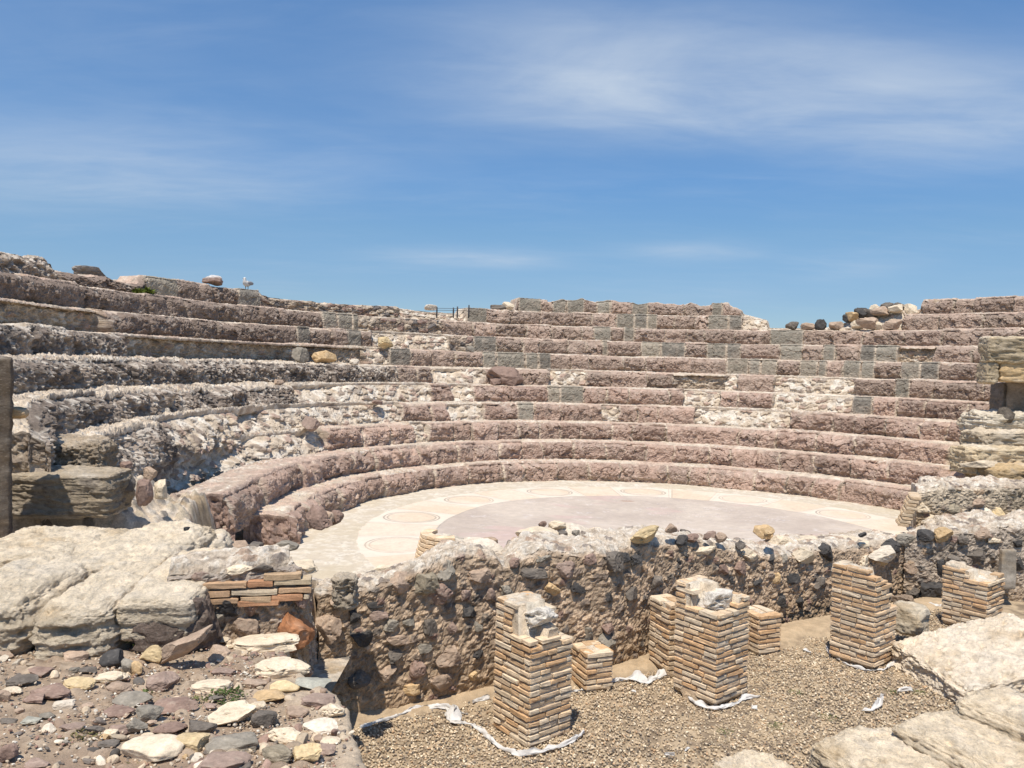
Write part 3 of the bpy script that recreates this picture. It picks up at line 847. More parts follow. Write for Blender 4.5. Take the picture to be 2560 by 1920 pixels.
def hit_poly(px, py, poly):
    r = ray(px, py)
    best = None
    for a, b in zip(poly[:-1], poly[1:]):
        d = b - a
        M = np.array([[r[0], -d[0]], [r[1], -d[1]]])
        if abs(np.linalg.det(M)) < 1e-9: continue
        s, t = np.linalg.solve(M, a)
        if s > 0 and -0.12 <= t <= 1.12:
            if best is None or s < best[0]: best = (s, d / np.linalg.norm(d))
    if best is None: return None
    return np.array([0, 0, CAMZ]) + r * best[0], best[0], best[1]


def cobble(parent, px, py, w, h, key, seed, poly, sink=0.42, name='cobble', angular=0.5, mat=None):
    res = hit_poly(px, py, poly)
    if res is None: return
    P, dist, t = res
    ww, hh = w * dist / FPX, h * dist / FPX
    dp = min(ww, hh) * 1.0
    n = np.array([t[1], -t[0], 0.0])
    base = P + n * (dp * (0.5 - sink) - dp * 0.20) - np.array([0, 0, hh * 0.5])
    c = np.array(KEYC[key]) * RNG.uniform(0.85, 1.15)
    rock(name, base, (ww, dp, hh), c, seed, angular, math.atan2(t[1], t[0]), parent=parent, sub=4, mat=mat, pits=0.5)


C5 = [(510,850,170,125,'k'),(1170,700,125,90,'k'),(1065,790,80,70,'p'),(1220,780,75,75,'g'),(930,780,100,110,'d'),(680,780,110,90,'g'),(795,755,80,60,'g'),(610,710,130,60,'p'),(465,720,70,90,'k'),(590,645,110,55,'k'),
      (885,920,120,70,'g'),(710,965,95,80,'d'),(740,860,180,80,'n'),(1225,960,80,80,'k'),(1045,960,200,130,'n'),(1300,580,90,85,'p'),(1150,590,70,80,'p'),(745,520,150,130,'n'),(895,520,170,140,'v'),(1030,440,130,130,'g'),(990,580,160,140,'b'),
      (1405,570,90,100,'g'),(1570,450,190,90,'d'),(1620,365,140,70,'g'),(1770,430,160,110,'p'),(1845,540,115,90,'k'),(2030,610,80,75,'k'),(2070,380,140,130,'d'),(1920,370,90,70,'b'),(1450,390,65,60,'b'),(1680,550,120,100,'o'),
      (2040,790,110,70,'b'),(1905,830,70,100,'g'),(2030,870,130,90,'g'),(490,1110,150,110,'d'),(850,1040,110,110,'b'),(660,1070,130,90,'n'),(1000,1130,200,120,'n'),(800,1170,140,90,'o'),(1190,1090,60,60,'o'),
      (380,620,150,90,'n'),(300,800,150,190,'n'),(1250,470,190,120,'n'),(1520,570,70,50,'d')]
C6 = [(90,435,90,60,'k'),(20,430,80,70,'k'),(340,330,70,60,'k'),(400,320,90,50,'b'),(480,310,60,40,'b'),(555,320,60,50,'n'),(320,450,45,60,'k'),(360,405,45,40,'k'),(560,490,80,60,'b'),(660,485,90,90,'b'),(660,360,60,40,'d'),(610,550,60,40,'k'),
      (755,555,80,50,'k'),(840,540,90,70,'o'),(945,540,110,60,'k'),(825,440,70,60,'k'),(900,430,60,50,'g'),(1010,415,150,90,'c'),(890,670,110,80,'k'),(985,670,60,60,'k'),(1130,400,120,100,'k'),(1490,360,130,80,'k'),(1430,440,80,60,'o'),(1330,300,50,30,'k'),
      (820,285,90,60,'o'),(285,265,80,50,'n'),(150,300,250,90,'y'),(720,410,120,70,'c'),(1340,450,110,80,'c'),(470,390,160,60,'c'),(1090,560,90,70,'d'),(200,560,120,90,'d'),(60,620,90,70,'d')]
for i, (a, b, w, h, k) in enumerate(C5):
    cobble(stage_wall, 280 + a / 6.189, 500 + b / 6.189, w / 6.189, h / 6.189, k, 1000 + i, WPOLY)
for i, (a, b, w, h, k) in enumerate(C6):
    cobble(stage_wall, 620 + a / 5.475, 480 + b / 5.475, w / 5.475, h / 5.475, k, 1100 + i, WPOLY)

# heaps and loose-set stones along the crest, bedded in its mortar
def crest(px, py, w, h, key, depth, seed, parent=stage_wall, name='cobble', ang=0.5):
    P = aty(px, py + h / 2, depth)
    ww, hh = w * depth / FPX, h * depth / FPX
    rock(name, P - np.array([0, 0, hh * 0.15]), (ww, ww * 0.8, hh * 1.15), np.array(KEYC[key]), seed, ang, (seed % 7) * 0.5, parent=parent)


CR = [(545, 537, 60, 20, 'c', 11.3), (575, 531, 44, 16, 'w', 11.7), (557, 525, 18, 9, 'c', 11.6), (542.5, 524, 8, 7, 'b', 11.8), (571, 527, 8, 7, 'd', 11.8), (563, 533, 12, 5, 'd', 11.2), (576, 533, 9, 7, 'g', 11.3), (600, 538, 40, 18, 'c', 11.2),
      (482, 548, 44, 18, 'w', 10.2), (520, 548, 22, 10, 'w', 10.9), (622, 541, 34, 20, 'y', 11.2), (673, 530, 13, 9, 'p', 12.0), (686, 534, 14, 9, 'd', 12.0), (710, 535, 12, 9, 'p', 12.2), (722, 537, 11, 10, 'n', 12.2), (763, 531, 20, 12, 'o', 12.9),
      (782, 541, 24, 12, 'c', 12.7), (742, 545, 12, 9, 'k', 12.2), (805, 543, 34, 14, 'c', 13.0), (866, 536, 12, 6, 'b', 14.0), (850, 545, 40, 16, 'c', 13.2), (905, 545, 46, 20, 'c', 13.6), (880, 552, 30, 14, 'w', 13.0), (358, 574, 20, 7, 'w', 9.4), (385, 569, 24, 8, 'c', 9.6),
      (640, 545, 30, 12, 'c', 10.9), (700, 545, 36, 12, 'c', 11.8), (560, 544, 40, 12, 'w', 10.8)]
for i, (a, b, w, h, k, d) in enumerate(CR): crest(a, b, w, h, k, d, 1300 + i)

# ------------------------------------------------------------------ brickwork
BV, BF = cube(3); BV = np.sign(BV) * np.abs(BV) ** 0.22


def bricks_mesh(name, items, parent, mat=None, seed=0):
    """many bricks in one brickwork mesh; items: (centre, (l, d, h), rz, colour)"""
    Vs = []; Fs = []; Cs = []; off = 0
    for i, (c, sz, rz, colr) in enumerate(items):
        hs = np.array(sz) / 2; rnd = min(hs) * 0.30
        P = BV * hs; q = np.clip(P, -(hs - rnd), hs - rnd); d = P - q
        P = q + d / np.maximum(np.linalg.norm(d, axis=1, keepdims=True), 1e-9) * rnd
        n = RNG.normal(size=P.shape) * 0.0015
        wobble = vnoise(P[:, 0] * 12 + i * 3.3, P[:, 1] * 12, P[:, 2] * 20, seed)[:, None] * 0.008
        P = P + n + wobble * np.sign(BV) * 0.6
        P = rotz(P, rz) + np.asarray(c)
        Vs.append(P); Fs.append(BF + off); off += len(P)
        Cs.append(np.repeat(np.asarray(colr)[None], len(P), 0) * (1 + 0.12 * RNG.normal(size=(len(P), 1)) * 0.6))
    return mesh(name, np.concatenate(Vs), np.concatenate(Fs), mat or M_BRICK, np.concatenate(Cs), parent=parent, smooth=False)


BRC = [(0.66, 0.49, 0.315), (0.69, 0.54, 0.37), (0.64, 0.44, 0.26), (0.70, 0.57, 0.41), (0.62, 0.40, 0.22), (0.67, 0.51, 0.345)]


def brick_pier(name, corner_px, side, topz, zb, yaw, label, seed, erode, cap=True, side2=None, group='brick pillars standing in the gravel pit', courses=None, capsz=(0.4, 0.22)):
    """square pier of thin bricks; corner_px is its near bottom corner"""
    rr = random.Random(seed)
    side2 = side2 or side
    P = onz(corner_px[0], corner_px[1], zb)
    a1 = np.array([math.cos(yaw), math.sin(yaw)]); a2 = np.array([-a1[1], a1[0]])
    ctr = P[:2] + a1 * side / 2 + a2 * side2 / 2
    root = empty(name, (ctr[0], ctr[1], zb))
    tag(root, label, 'pillar', group)
    ch = 0.066
    n = int((topz - zb) / ch)
    items = []
    for c in range(n):
        z = zb + 0.012 + ch * (c + 0.5)
        fr = c / n
        for face in range(4):
            ln = side if face % 2 == 0 else side2
            ax = (a1, a2, -a1, -a2)[face]; nrm = (-a2, a1, a2, -a1)[face]
            hd = (side2 if face % 2 == 0 else side) / 2
            x = -ln / 2
            first = True
            while x < ln / 2 - 0.02:
                l = rr.choice([0.14, 0.22, 0.28, 0.30]) * rr.uniform(0.92, 1.06)
                if first and c % 2: l = 0.14
                first = False
                if ln / 2 - (x + l) < 0.08: l = ln / 2 - x
                xc = x + l / 2
                loc = ctr + ax * xc + nrm * (hd - 0.055)
                lx, ly = (loc - ctr) @ a1 / (side / 2), (loc - ctr) @ a2 / (side2 / 2)
                if not erode(lx, ly, fr, rr):
                    pr = rr.uniform(-0.008, 0.012)
                    col = np.array(rr.choice(BRC if (seed + c) % 5 else BRC[2:5])) * rr.uniform(0.82, 1.12)
                    items.append(((loc[0] + nrm[0] * pr, loc[1] + nrm[1] * pr, z + rr.uniform(-0.003, 0.003)), (l - 0.012, 0.13, ch * rr.uniform(0.56, 0.68)), math.atan2(ax[1], ax[0]) + rr.uniform(-0.012, 0.012), col))
                x += l
    bricks_mesh('brickwork', items, root, seed=seed)
    # mortar core follows the ragged top
    V, F = cube(22)
    Q = V.copy(); hh = (topz - zb)
    fr = (Q[:, 2] + 1) / 2
    lx, ly = Q[:, 0], Q[:, 1]
    ru = random.Random(1)
    lim = np.array([next((f for f in np.linspace(0.05, 1, 39) if erode(a * 0.92, b * 0.92, f, None)), 1.0) for a, b in zip(lx, ly)])
    zz = np.minimum(fr, lim) * hh
    nn = fbm(lx * 4 + seed, ly * 4, fr * 9, seed, 4, 0.6)
    x = lx * (side / 2 - 0.014 + 0.012 * nn); y = ly * (side2 / 2 - 0.014 + 0.012 * nn)
    W = np.stack([ctr[0] + a1[0] * x + a2[0] * y, ctr[1] + a1[1] * x + a2[1] * y, zb + zz + 0.02 * nn - 0.01], -1)
    cc = mixc(rgb(0.64, 0.52, 0.38) * np.ones((len(W), 1)), rgb(0.68, 0.60, 0.48), sst(-0.1, 0.4, nn))
    mesh('mortar_core', W, F, M_RUBBLE, cc, parent=root)
    if cap:
        cz = max(0.0, float(np.mean(lim[(np.abs(lx) < 0.5) & (np.abs(ly) < 0.5)]))) * hh
        rock('mortar_cap', (ctr[0], ctr[1], zb + cz - 0.16), (side * capsz[0] * 2.0, side2 * capsz[0] * 1.9, capsz[1]), (0.70, 0.64, 0.55), seed + 5, 0.7, yaw + 0.4, mat=M_RUBBLE, parent=root, pits=0.9)
    rock('mortar_foot', (ctr[0], ctr[1], zb - 0.13), (side * 1.16, side2 * 1.14, 0.20), (0.46, 0.34, 0.22), seed + 6, 0.2, yaw, mat=M_RUBBLE, parent=root)
    return root, ctr, a1, a2


YAW = 0.68


def er1(lx, ly, f, rr):
    j = 0 if rr is None else rr.uniform(-0.02, 0.02)
    top = 1.0 + j
    if lx > 0.55: top = 0.88 + j
    if ly < -0.25: top = 0.72 + j
    if lx > 0.35 and ly < 0.25: top = 0.70 + j
    if ly < -0.25 and -0.15 < lx < 0.3: top = 0.80 + j
    return f > top


def er2(lx, ly, f, rr):
    j = 0 if rr is None else rr.uniform(-0.02, 0.02)
    top = 0.93 + j
    if ly < -0.1 and lx < 0.3: top = 0.72 + j
    if ly < 0.35 and lx < -0.3: top = 0.74 + j
    if lx > 0.3: top = min(top, 0.84 + j)
    return f > top


def er3(lx, ly, f, rr):
    j = 0 if rr is None else rr.uniform(-0.025, 0.025)
    top = 1.0 + j
    if lx > -0.2: top = 0.80 + j
    if lx > 0.3: top = 0.60 + j
    if lx > 0.3 and ly < -0.3: top = 0.55 + j
    if ly < -0.5 and lx < -0.2: top = 0.90 + j
    return f > top


def er4(lx, ly, f, rr):
    j = 0 if rr is None else rr.uniform(-0.03, 0.03)
    top = 0.90 + j
    if lx > 0.2: top = 0.84 + j
    if ly < -0.2 and lx < 0.2: top = 0.78 + j
    if ly > 0.3 and lx < 0: top = 1.0
    return f > top


p1, c1, a1, a2 = brick_pier('brick_pillar', (528, 749), 0.60, 0.46, -1.0, YAW, 'tall brick pillar at front left with broken shoulder and white rag round its foot', 11, er1)
p2, c2, _, _ = brick_pier('brick_pillar', (715, 706), 0.62, 0.52, -0.88, YAW, 'brick pillar flanked by two brick stubs with whitish mortar lump on top', 12, er2, capsz=(0.40, 0.24))
p3, c3, _, _ = brick_pier('brick_pillar', (873, 669), 0.60, 0.46, -0.80, YAW, 'brick pillar leaning on the big cream slab with a tall left half', 13, er3)
p4, c4, _, _ = brick_pier('brick_pillar', (986, 633), 0.62, 0.20, -0.72, YAW, 'shortest brick pillar farthest right beyond the sloping slab', 14, er4, capsz=(0.3, 0.12))


def stub(px0, py0, l, d, zt, zb, yaw, label, seed):
    return brick_pier('brick_stub', (px0, py0), l, zt, zb, yaw, label, seed, lambda lx, ly, f, rr: f > (0.94 + (0 if rr is None else rr.uniform(-0.04, 0.04))), cap=False, side2=d, group='low brick stubs beside the pillars')


stub(586, 692, 0.36, 0.40, -0.46, -0.94, 0.40, 'low pale brick stub against the wall right of the front left pillar', 21)
stub(668, 672, 0.28, 0.45, 0.04, -0.86, 0.40, 'narrow brick stub behind the left side of the second pillar', 22)
stub(758, 655, 0.38, 0.45, -0.30, -0.85, 0.40, 'flat topped brick stub behind the right side of the second pillar', 23)

# curved brick remnant on the orchestra side of the wall
rem = empty('brick_remnant', tuple(aty(440, 562, 11.0)))
tag(rem, 'small rounded stack of cream bricks on the wall crest beside the orchestra floor', 'brick stack')
items = []
for c in range(7):
    zc = aty(440, 562, 11.0)[2] + 0.03 + c * 0.058
    for j in range(7):
        an = math.radians(150 + j * 22)
        rad = 0.36 - 0.012 * c
        p = aty(446, 558, 11.1)
        items.append(((p[0] + rad * math.cos(an), p[1] + rad * math.sin(an), zc), (0.15, 0.16, 0.048), an + math.pi / 2, np.array(BRC[(c * 3 + j) % 2]) * random.uniform(0.95, 1.15)))
bricks_mesh('brickwork', items, rem)
p = aty(448, 566, 11.1)
rock('mortar_cap', (p[0], p[1], p[2] - 0.05), (0.62, 0.6, 0.52), (0.60, 0.53, 0.42), 77, 0.5, mat=M_RUBBLE, parent=rem, pits=0.8)
pp = aty(481, 545, 10.6)
tag(block('loose_brick', (pp[0], pp[1], pp[2]), (0.42, 0.22, 0.13), 0.45, (0.40, 0.29, 0.20), 78, 0.02, 0.008, 0.1, parent=None, n=12, mat=M_BRICK, slope=(0.15, 0)), 'grey brown tilted brick lying on the wall crest right of the curved brick stack', 'brick')

# ------------------------------------------------------------------ LEFT: brick-faced wall, ledge, ashlars
BPOLY = np.array([[-2.62, 5.97], [-2.4, 6.02], [-1.62, 6.2], [-1.66, 6.5], [-2.0, 7.9], [-2.12, 8.75]])
brick_wall = empty('brick_faced_wall', (-2.2, 6.1, 0.8))
tag(brick_wall, 'broken rubble wall faced with orange and cream brick courses right of the large ashlars', 'wall')


def bw_top(t, x, y):
    return np.interp(y, [5.5, 6.0, 6.2, 6.6, 8.0, 8.8], [1.36, 1.38, 1.43, 1.22, 0.45, -0.05])


rubble_wall('rubble_core', BPOLY, bw_top, lambda t, x, y: np.interp(y, [5.5, 6.2, 6.5, 8.8], [0.6, 0.6, 0.3, -1.1]), lambda t: np.interp(t, [0, 0.3, 0.45, 1], [0.40, 0.42, 0.8, 1.0]), 340, brick_wall, toprough=0.045, ds=0.014, nf=60, nt=60, facec=rgb(0.36, 0.30, 0.245))
items = []
rr = random.Random(5)
fdir = np.array([1.08, 0.22]); fdir /= np.hypot(*fdir); fn = np.array([fdir[1], -fdir[0]])
CRS = [(264, 577, 315, 572.5), (191, 586, 314, 579.5), (194, 594, 314, 587.5), (194, 601.5, 312, 594.5), (238, 604, 285, 599)]
for ci, (xa, ya, xb, yb) in enumerate(CRS):
    A = hit_poly(xa, ya, BPOLY[:3])[0]; B = hit_poly(xb - 2, yb, BPOLY[:3])[0]
    L = np.linalg.norm(B - A); x = rr.uniform(0, 0.12) if ci else 0.0
    while x < L - 0.05:
        l = min(rr.uniform(0.18, 0.36), L - x)
        if rr.random() < 0.93:
            P = A + (B - A) * ((x + l / 2) / L)
            items.append(((P[0] - fn[0] * 0.012, P[1] - fn[1] * 0.012, P[2]), (l - 0.008, 0.14, rr.uniform(0.040, 0.052)), math.atan2(fdir[1], fdir[0]), np.array(rr.choice([(0.56, 0.44, 0.29), (0.50, 0.33, 0.20), (0.58, 0.47, 0.33), (0.50, 0.27, 0.15), (0.54, 0.38, 0.235)])) * rr.uniform(0.85, 1.1)))
        x += l
bricks_mesh('brick_course', items, brick_wall)
for i, (px, py, w, h, k) in enumerate([(291, 631, 47, 44, 'r'), (226, 609, 24, 24, 'k'), (251, 608, 20, 20, 'b'), (287, 600, 16, 14, 'k'), (302, 601, 17, 18, 'b'), (246, 627, 26, 20, 'n'), (199, 562, 0, 0, 'g'), (262, 569, 22, 9, 'd'), (200, 577, 20, 10, 'p'), (240, 570, 26, 10, 'c'), (215, 617, 24, 18, 'g'), (271, 640, 16, 18, 'n')]):
    if w: cobble(brick_wall, px, py, w, h, k, 1400 + i, BPOLY[:3], sink=0.45, angular=0.7, name='red_stone' if k == 'r' else 'cobble')
pp = aty(338, 592, 8.2)
block('pitted_block', (pp[0] + 0.08, pp[1], pp[2] + 0.02), (0.27, 0.3, 0.36), 0.1, (0.46, 0.385, 0.29), 88, rnd=0.05, rough=0.05, pits=1.0, dark=0.5, n=44, parent=brick_wall, mat=M_RUBBLE)
for i, (a, b, w, h, k, d) in enumerate([(263, 556, 26, 18, 'y', 7.7), (278, 559, 20, 16, 'd', 7.6), (225, 558, 34, 12, 'c', 7.4), (205, 566, 34, 10, 'n', 7.0), (240, 564, 26, 12, 'p', 7.0), (180, 560, 30, 12, 'c', 7.2), (196, 548, 26, 8, 'g', 8.0), (218, 546, 22, 10, 'c', 8.2), (236, 545, 24, 8, 'n', 8.3), (253, 547, 20, 8, 'd', 8.4), (276, 549, 16, 10, 'w', 8.3), (300, 566, 40, 10, 'c', 7.2), (288, 545, 22, 8, 'g', 8.4)]):
    crest(a, b, w, h, k, d, 1450 + i, parent=brick_wall)


# rubble bank behind the brick-faced wall up to the seat ends
def bank():
    x = np.arange(-6.4, -1.7, 0.020); y = np.arange(6.9, 12.4, 0.020)
    X, Y = np.meshgrid(x, y, indexing='ij')
    n = fbm(X * 1.6, Y * 1.6, 0, 51, 4); n2 = fbm(X * 8, Y * 8, 0, 52, 4, 0.6)
    t1, t2, tid, _, _ = worley(X * 7, Y * 7, 53)
    edge = np.interp(Y, [6.5, 8.4, 9.2, 10, 12], [-2.4, -2.35, -2.9, -3.5, -6.0])
    zz = np.interp(Y, [6.6, 7.5, 9.2, 10], [1.20, 1.06, 0.76, 0.6]) + 0.05 * n + 0.025 * n2 + 0.035 * np.clip(1.15 - t1 / 0.5, 0, 0.7) * (tid > 0.6) + 0.03 * fbm(X * 16, Y * 16, 0, 54, 4, 0.65)
    fall = sst(-0.12, 0.25, X - edge)
    Z = zz * (1 - fall) + (-0.3) * fall
    rr = np.hypot(X - CX, Y - CY) - 0.55 * sst(188, 207, np.degrees(np.arctan2(Y - CY, X - CX)) % 360)
    vv_ = (X - CX) * VX[0] + (Y - CY) * VX[1]
    slump = np.interp(rr, [7.7, 8.2, 8.5, 8.9, 9.4, 10.0], [0.86, 0.98, 1.20, 1.50, 1.72, 1.9]) + 0.16 * n + 0.07 * n2 + 0.05 * fbm(X * 16, Y * 16, 0, 54, 4, 0.65) + 0.10 * np.clip(1.15 - t1 / 0.5, 0, 0.7) * (tid > 0.4)
    slump = slump - (slump - 0.95 - 0.08 * n2) * sst(-0.2, -1.3, vv_) - 2.0 * sst(0.9, 1.7, vv_)
    mk = sst(7.6, 7.9, rr) * sst(8.1, 8.5, Y) * sst(-1.35, -0.75, vv_)
    Z = np.maximum(Z, slump * mk - 0.3 * (1 - mk))
    C = mixc(CREAM * np.ones(X.shape + (1,)), TAN, sst(0, 0.5, n)); C = mixc(C, CREAMW, sst(0, 0.4, n2) * 0.7)
    C = mixc(C, np.where(tid[..., None] < 0.65, rgb(0.36, 0.26, 0.20), np.where(tid[..., None] < 0.85, rgb(0.5, 0.42, 0.31), rgb(0.22, 0.20, 0.18))), ((tid > 0.6) & (t1 < 0.42)) * 0.8)
    o = mesh('earth_bank', np.stack([X, Y, Z], -1), gridF(len(x), len(y)), M_RUBBLE, C)
    tag(o, 'sloping bank of pale rubble behind the brick faced wall', 'terrain', kind='structure')


bank()


# the ledge in the foreground
def gl(x, y):
    return 0.86 + (5.5 - np.asarray(y)) * 0.10 + 0.03 * vnoise(np.asarray(x) * 1.7, np.asarray(y) * 1.7, 0, 91)


EDY = [2.6, 3.4, 4.0, 4.7, 5.3, 5.8, 6.3]; EDX = [-0.36, -0.50, -0.70, -0.98, -1.42, -1.6, -1.75]


def ledge():
    x = np.arange(-5.2, 0.2, 0.017); y = np.arange(2.6, 6.25, 0.017)
    X, Y = np.meshgrid(x, y, indexing='ij')
    n = fbm(X * 1.7, Y * 1.7, 0, 61, 4); n2 = fbm(X * 9, Y * 9, 0, 62, 4, 0.6)
    t1, t2, tid, _, _ = worley(X * 9 + n, Y * 9 + n2 * 0.4, 63)
    edge = np.interp(Y, EDY, EDX) + 0.07 * n + 0.04 * n2
    Z = gl(X, Y) + 0.022 * n + 0.014 * n2 + 0.030 * (1 - np.minimum(1, t1 / 0.5) ** 2) * (tid > 0.72)
    fall = sst(-0.06, 0.16, X - edge)
    Z = Z * (1 - fall) - 1.15 * fall
    C = mixc(rgb(0.38, 0.285, 0.20) * np.ones(X.shape + (1,)), rgb(0.50, 0.39, 0.28), sst(-0.1, 0.4, n2)); C = mixc(C, rgb(0.30, 0.21, 0.15), sst(0.05, 0.5, n) * 0.7)
    near = sst(0.55, 0.0, edge - X)
    C = mixc(C, rgb(0.58, 0.47, 0.34), near * 0.8)
    o = mesh('terrain_ledge', np.stack([X, Y, Z], -1), gridF(len(x), len(y)), M_DIRT, C)
    tag(o, 'bare earth ledge strewn with stones in the left foreground', 'terrain', kind='structure')
    N = 16000
    px = RNG.uniform(-4.2, -0.4, N); py = RNG.uniform(2.9, 6.1, N)
    k = px < np.interp(py, EDY, EDX) - 0.08
    dn = vnoise(px * 2.3, py * 2.3, 0, 92)
    k &= RNG.random(N) < 0.5 + 0.6 * dn
    pts = np.stack([px, py, gl(px, py) + 0.012], -1)[k]
    pebbles('ground_grit', pts, 0.0095, [(0.55, 0.45, 0.33), (0.40, 0.29, 0.20), (0.22, 0.19, 0.16), (0.66, 0.6, 0.5), (0.33, 0.2, 0.15)], [0.34, 0.26, 0.14, 0.14, 0.12], M_ROCK,
            'small chips and grit scattered over the earth ledge', 'grit')
    N = 1500
    px = RNG.uniform(-4.4, -0.4, N); py = RNG.uniform(3.0, 6.0, N)
    k = (px < np.interp(py, EDY, EDX) - 0.05) & (RNG.random(N) < 0.45 + 0.6 * vnoise(px * 1.6, py * 1.6, 0, 93))
    pts = np.stack([px, py, gl(px, py) + 0.008], -1)[k]
    pebbles('small_stones', pts, 0.034, [(0.60, 0.48, 0.34), (0.40, 0.29, 0.21), (0.24, 0.20, 0.165), (0.66, 0.57, 0.44), (0.32, 0.215, 0.165), (0.13, 0.115, 0.10)], [0.30, 0.24, 0.14, 0.12, 0.14, 0.06], M_ROCK,
            'fist sized and smaller stones scattered between the larger ones on the ledge', 'small stones', sub=3)


ledge()

# big ashlars on the left
def ash(name, pxl, pxr, pyf, pyb, zt, thick, label, seed, **kw):
    pm = (pxl + pxr) / 2
    Fm = onz(pm, pyf, zt); Bm = onz(pm, pyb, zt)
    L = onz(pxl, pyf, zt); R = onz(pxr, pyf, zt)
    w = np.hypot(*(R - L)[:2]); ln = Bm[1] - Fm[1]
    yaw = kw.pop('yaw', 0.10)
    ctr = Fm[:2] + ln / 2 * np.array([math.sin(-yaw), math.cos(-yaw)])
    return block(name, (ctr[0], ctr[1], zt - thick / 2), (w, ln, thick), yaw, (0.74, 0.62, 0.455), seed, label=label, cat='stone block', **kw)


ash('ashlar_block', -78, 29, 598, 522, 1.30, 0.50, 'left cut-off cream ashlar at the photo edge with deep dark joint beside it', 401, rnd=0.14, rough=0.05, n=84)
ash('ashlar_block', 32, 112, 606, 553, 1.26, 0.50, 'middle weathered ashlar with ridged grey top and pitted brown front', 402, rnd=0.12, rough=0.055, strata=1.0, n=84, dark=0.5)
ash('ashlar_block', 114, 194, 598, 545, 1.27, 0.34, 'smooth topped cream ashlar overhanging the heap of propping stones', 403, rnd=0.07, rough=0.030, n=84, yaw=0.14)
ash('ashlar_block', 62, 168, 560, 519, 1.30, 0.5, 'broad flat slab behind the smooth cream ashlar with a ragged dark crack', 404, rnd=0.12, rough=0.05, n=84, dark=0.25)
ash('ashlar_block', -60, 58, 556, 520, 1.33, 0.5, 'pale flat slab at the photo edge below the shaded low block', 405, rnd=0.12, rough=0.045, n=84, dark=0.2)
ash('ashlar_block', 166, 200, 560, 528, 1.16, 0.4, 'small sloping slab end beside the black post', 406, rnd=0.10, rough=0.045, n=30, dark=0.2)
# low block and jamb behind
zt = 1.72
A = aty(-14, 488, 8.3); B = aty(104, 486, 8.4)
block('ashlar_block', ((A[0] + B[0]) / 2, 8.75, 1.45), (B[0] - A[0], 0.75, 0.50), 0.10, (0.44, 0.36, 0.26), 407, rnd=0.05, rough=0.035, strata=1.0, label='long layered brown block half in the shadow of the dark jamb', cat='stone block', n=84, dark=0.7)
J = aty(9, 450, 7.4)
block('stone_jamb', (J[0] - 0.40, 7.62, 1.98), (0.50, 0.4, 1.95), 0.55, (0.20, 0.155, 0.115), 408, rnd=0.04, rough=0.02, label='dark upright stone jamb cut off by the left edge', cat='jamb', n=40, dark=0.4)
J2 = aty(12, 411, 7.7)
block('ashlar_stub', (J2[0] - 0.01, 7.75, J2[2] - 0.02), (0.24, 0.16, 0.11), 0.25, (0.52, 0.36, 0.2), 409, rnd=0.035, rough=0.02, label='small orange stone stub sticking out behind the dark jamb', cat='stone', n=16, dark=0.1)
# eroded end of the fourth row, a lump of conglomerate
E1 = aty(22, 470, 9.0); E2 = aty(98, 470, 9.25)
block('seat_end', ((E1[0] + E2[0]) / 2, 9.5, 1.72), (E2[0] - E1[0], 0.7, 0.52), 0.2, (0.42, 0.335, 0.24), 410, rnd=0.10, rough=0.07, strata=0.3, n=84, dark=0.7, parent=seating, mat=M_RUBBLE)
block('seat_end', ((E1[0] + E2[0]) / 2 + 0.05, 9.6, 1.32), (E2[0] - E1[0] + 0.1, 0.7, 0.40), 0.2, (0.56, 0.42, 0.25), 411, rnd=0.08, rough=0.06, strata=0.3, n=44, dark=0.1, parent=seating, mat=M_RUBBLE)

# ------------------------------------------------------------------ loose stones on the ledge
def place_stone(cx, cy, w, h, gz):
    d = 5.0
    for _ in range(12):
        ww = w * d / FPX
        P = aty(cx, cy, d)
        phi = math.atan2(CAMZ - P[2], d)
        dep = 0.72 * ww
        hz = (h * d / FPX - dep * math.sin(phi) * 0.9) / math.cos(phi)
        hz = min(max(hz, 0.24 * ww), 0.95 * ww)
        z = gz(P[0], P[1]) + 0.36 * hz
        r = ray(cx, cy); s = (float(z) - CAMZ) / r[2]
        d = 0.5 * d + 0.5 * r[1] * s
    P = aty(cx, cy, d)
    return P, ww, dep, hz


